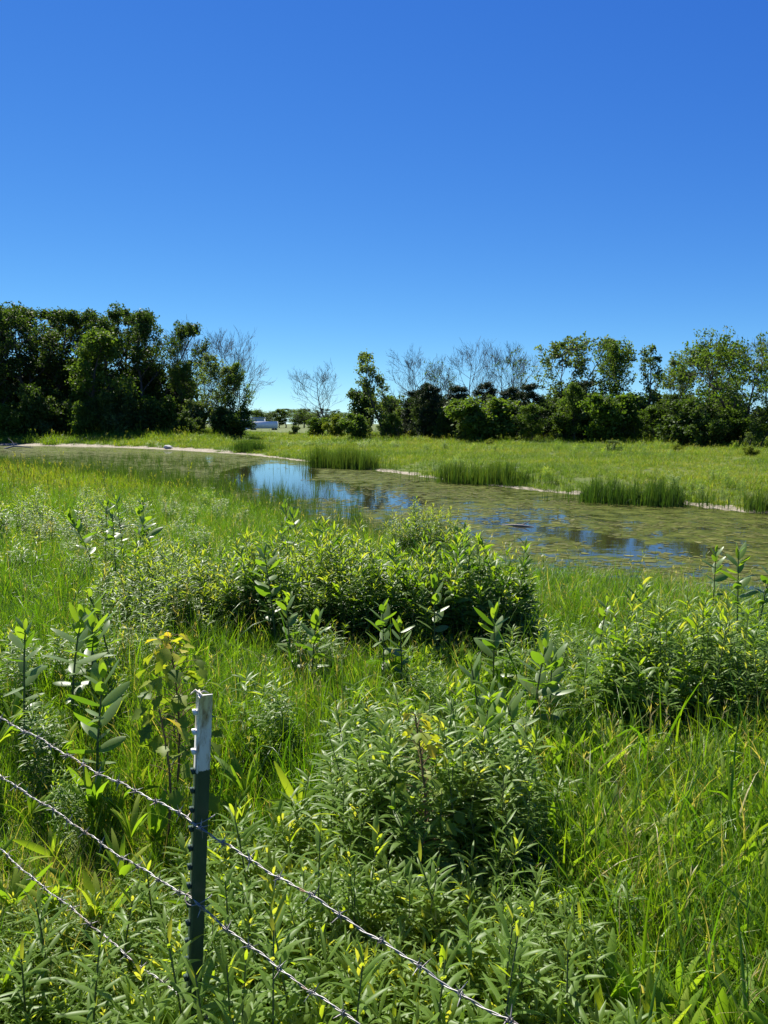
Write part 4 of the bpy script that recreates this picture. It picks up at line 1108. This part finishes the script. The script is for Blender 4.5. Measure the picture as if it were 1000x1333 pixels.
TOPZ = CAM_H - 0.362 * PY
WZ = [CAM_H - .5365 * PY, CAM_H - .655 * PY, CAM_H - .817 * PY]
def tpost(x, y, label, lean):
    zb = gz(x, y) - .02; H = TOPZ - zb
    o = thing('fence_post', label, 'fence post', (x, y, zb), 0, 'steel posts of the barbed wire fence')
    o.rotation_euler = (mathutils.Matrix.Rotation(lean, 3, 'Y') @ mathutils.Matrix.Rotation(math.atan2(FD[1], FD[0]) - .40, 3, 'Z')).to_euler()     # local x = along fence to the left; local y points to the camera side
    sgn = -1.0
    # plan profile of the T: plate faces local +y, web behind it
    prof = np.array([[-.020, .003], [.020, .003], [.020, -.0015], [.004, -.004], [.0025, -.036], [-.0025, -.036], [-.004, -.004], [-.020, -.0015]])
    nz = 14; zs = np.linspace(0, H, nz); g = Geo()
    V = np.array([[px_, py_, z_] for z_ in zs for px_, py_ in prof]); k = len(prof)
    F = [[i * k + j, i * k + (j + 1) % k, (i + 1) * k + (j + 1) % k, (i + 1) * k + j] for i in range(nz - 1) for j in range(k)]
    g.add(V, F)
    b = (nz - 1) * k
    g.F.append(np.array([[b + 0, b + 7, b + 2, b + 1], [b + 3, b + 6, b + 5, b + 4], [b + 7, b + 6, b + 3, b + 2]]))
    body = g.build('post_body', M['post'])
    bo = new_obj('post_body', body, o)
    g = Geo()
    V = []
    box(g, (0, .0075, 0), (.016, .011, .011)); box(g, (0, .011, .004), (.012, .008, .006))
    studm = g.build('stud', M['stud_green']); studw = g.build('stud', M['stud_white'])
    for s_ in np.arange(H - .045, .2, -.054):
        st_ = new_obj('stud', studw if s_ > H - .2 else studm, o, (0, 0, s_))
    return o, H, zb
post, PH, PZ = tpost(-.566, PY, 'dark green steel fence post with white tip, studded, leaning slightly right', 0.061)
# rotation uses Y lean in the local frame; the paint split sits 0.24 m below the tip
for m_ in (f.node,): m_.inputs[1].default_value = PH - .18
lp = np.array([PX, PY, 0]) + FD * 3.1; rp = np.array([PX, PY, 0]) - FD * 3.3
tpost(lp[0], lp[1], 'next steel fence post of the barbed wire, beyond the left edge', 0.02)
tpost(rp[0], rp[1], 'next steel fence post of the barbed wire, beyond the right edge', 0.02)

face_off = np.array([-.663, -.748, 0]) * .012
def barb_mesh(seed):
    r = np.random.default_rng(seed); g = Geo()
    a = np.linspace(0, 4 * pi, 22)
    tube(g, np.stack([np.linspace(-.006, .006, 22), .0058 * np.cos(a), .0058 * np.sin(a)], -1), .0013, 4)
    for k in range(4):
        a = k * pi / 2 + r.uniform(-.4, .4) + .7; s_ = -.005 + .0033 * k
        d = np.array([r.uniform(-.35, .35), cos(a), sin(a)])
        tube(g, np.array([[s_, 0, 0], np.array([s_, 0, 0]) + d * .012, np.array([s_, 0, 0]) + d * .025]), [.0017, .0015, .0004], 4)
    return g.build('barb', M['wire'])
BARB = [barb_mesh(i) for i in range(4)]
wl_ = ['upper barbed wire crossing the steel post and running to the lower right', 'middle barbed wire, between the upper one and the lowest one', 'lowest barbed wire sinking into the plants at lower left']
for wi_, z in enumerate(WZ):
    A0 = lp + [0, 0, z]; A1 = np.array([PX, PY, z]); A2_ = rp + [0, 0, z]
    lean_dx = 0.0
    def path(s):                      # s metres from the middle post, + = to the left post
        u = np.where(s >= 0, s / 3.1, -s / 3.3)
        P = np.array([PX, PY, z]) + FD * s[:, None] + face_off
        P[:, 2] += -.035 * 4 * u * (1 - u) * 1.0 + .004 * np.sin(s * 9 + wi_) + .003 * np.sin(s * 23 + 2 * wi_) + .0018 * np.sin(s * 61 + wi_)
        return P
    o = thing('barbed_wire', wl_[wi_], 'barbed wire', tuple(np.array([PX, PY, z])), 0, 'wires of the barbed wire fence')
    S = np.arange(-3.3, 3.1, .0075); C_ = path(S)
    nrm = np.array([.663, .748, 0]); upv = np.array([0, 0, 1.0]); g = Geo()
    for k in (0, 1):
        ph = S * 2 * pi / .075 + k * pi
        tube(g, C_ - np.array([PX, PY, z]) + .0018 * (np.cos(ph)[:, None] * nrm + np.sin(ph)[:, None] * upv), .0015, 5)
    new_obj('strand', g.build('strand', M['wire'], True), o)
    r = np.random.default_rng(70 + wi_)
    sb = np.arange(-3.2, 3.05, .105) + r.uniform(-.012, .012, len(np.arange(-3.2, 3.05, .105)))
    Pb = path(sb) - np.array([PX, PY, z])
    for k in range(len(sb)):
        new_obj('barb', BARB[k % 4], o, Pb[k], (r.uniform(0, 6.28), 0, math.atan2(FD[1], FD[0])), (1, 1, 1))
    # wire clip round the post
    if wi_ < 2:
        g = Geo(); a = np.linspace(-.5, 2 * pi - 1.5, 20)
        Pc = np.stack([.026 * np.cos(a), -.018 + .036 * np.sin(a), .006 * np.sin(a * 2)], -1)
        tube(g, Pc, .0017, 5)
        c_ = new_obj('wire_clip', g.build('wire_clip', M['wire'], True), post, (0, 0, z - PZ))
# scrap of pale twine on the tip
g = Geo(); r = np.random.default_rng(5)
for k in range(5):
    a = r.uniform(0, 6.28)
    P = np.array([[0, .004, 0], [.012 * cos(a), .004 + .012 * sin(a), .004 + .004 * r.uniform()], [.024 * cos(a + .3), .004 + .024 * sin(a + .3), -.004 * r.uniform()]])
    tube(g, P, [.003, .0025, .001], 5)
M['straw'] = plain_mat('pale_straw', [(0.3, (0.5, 0.44, 0.34)), (0.7, (0.7, 0.64, 0.52))], scale=40)
tw = new_obj('straw_scrap', g.build('straw_scrap', M['straw'], True), None)
tip = post.matrix_basis @ __import__('mathutils').Vector((0, 0, PH + .004))
tw.location = tip; tag(tw, 'scrap of pale dry straw caught on the white post tip', 'straw')
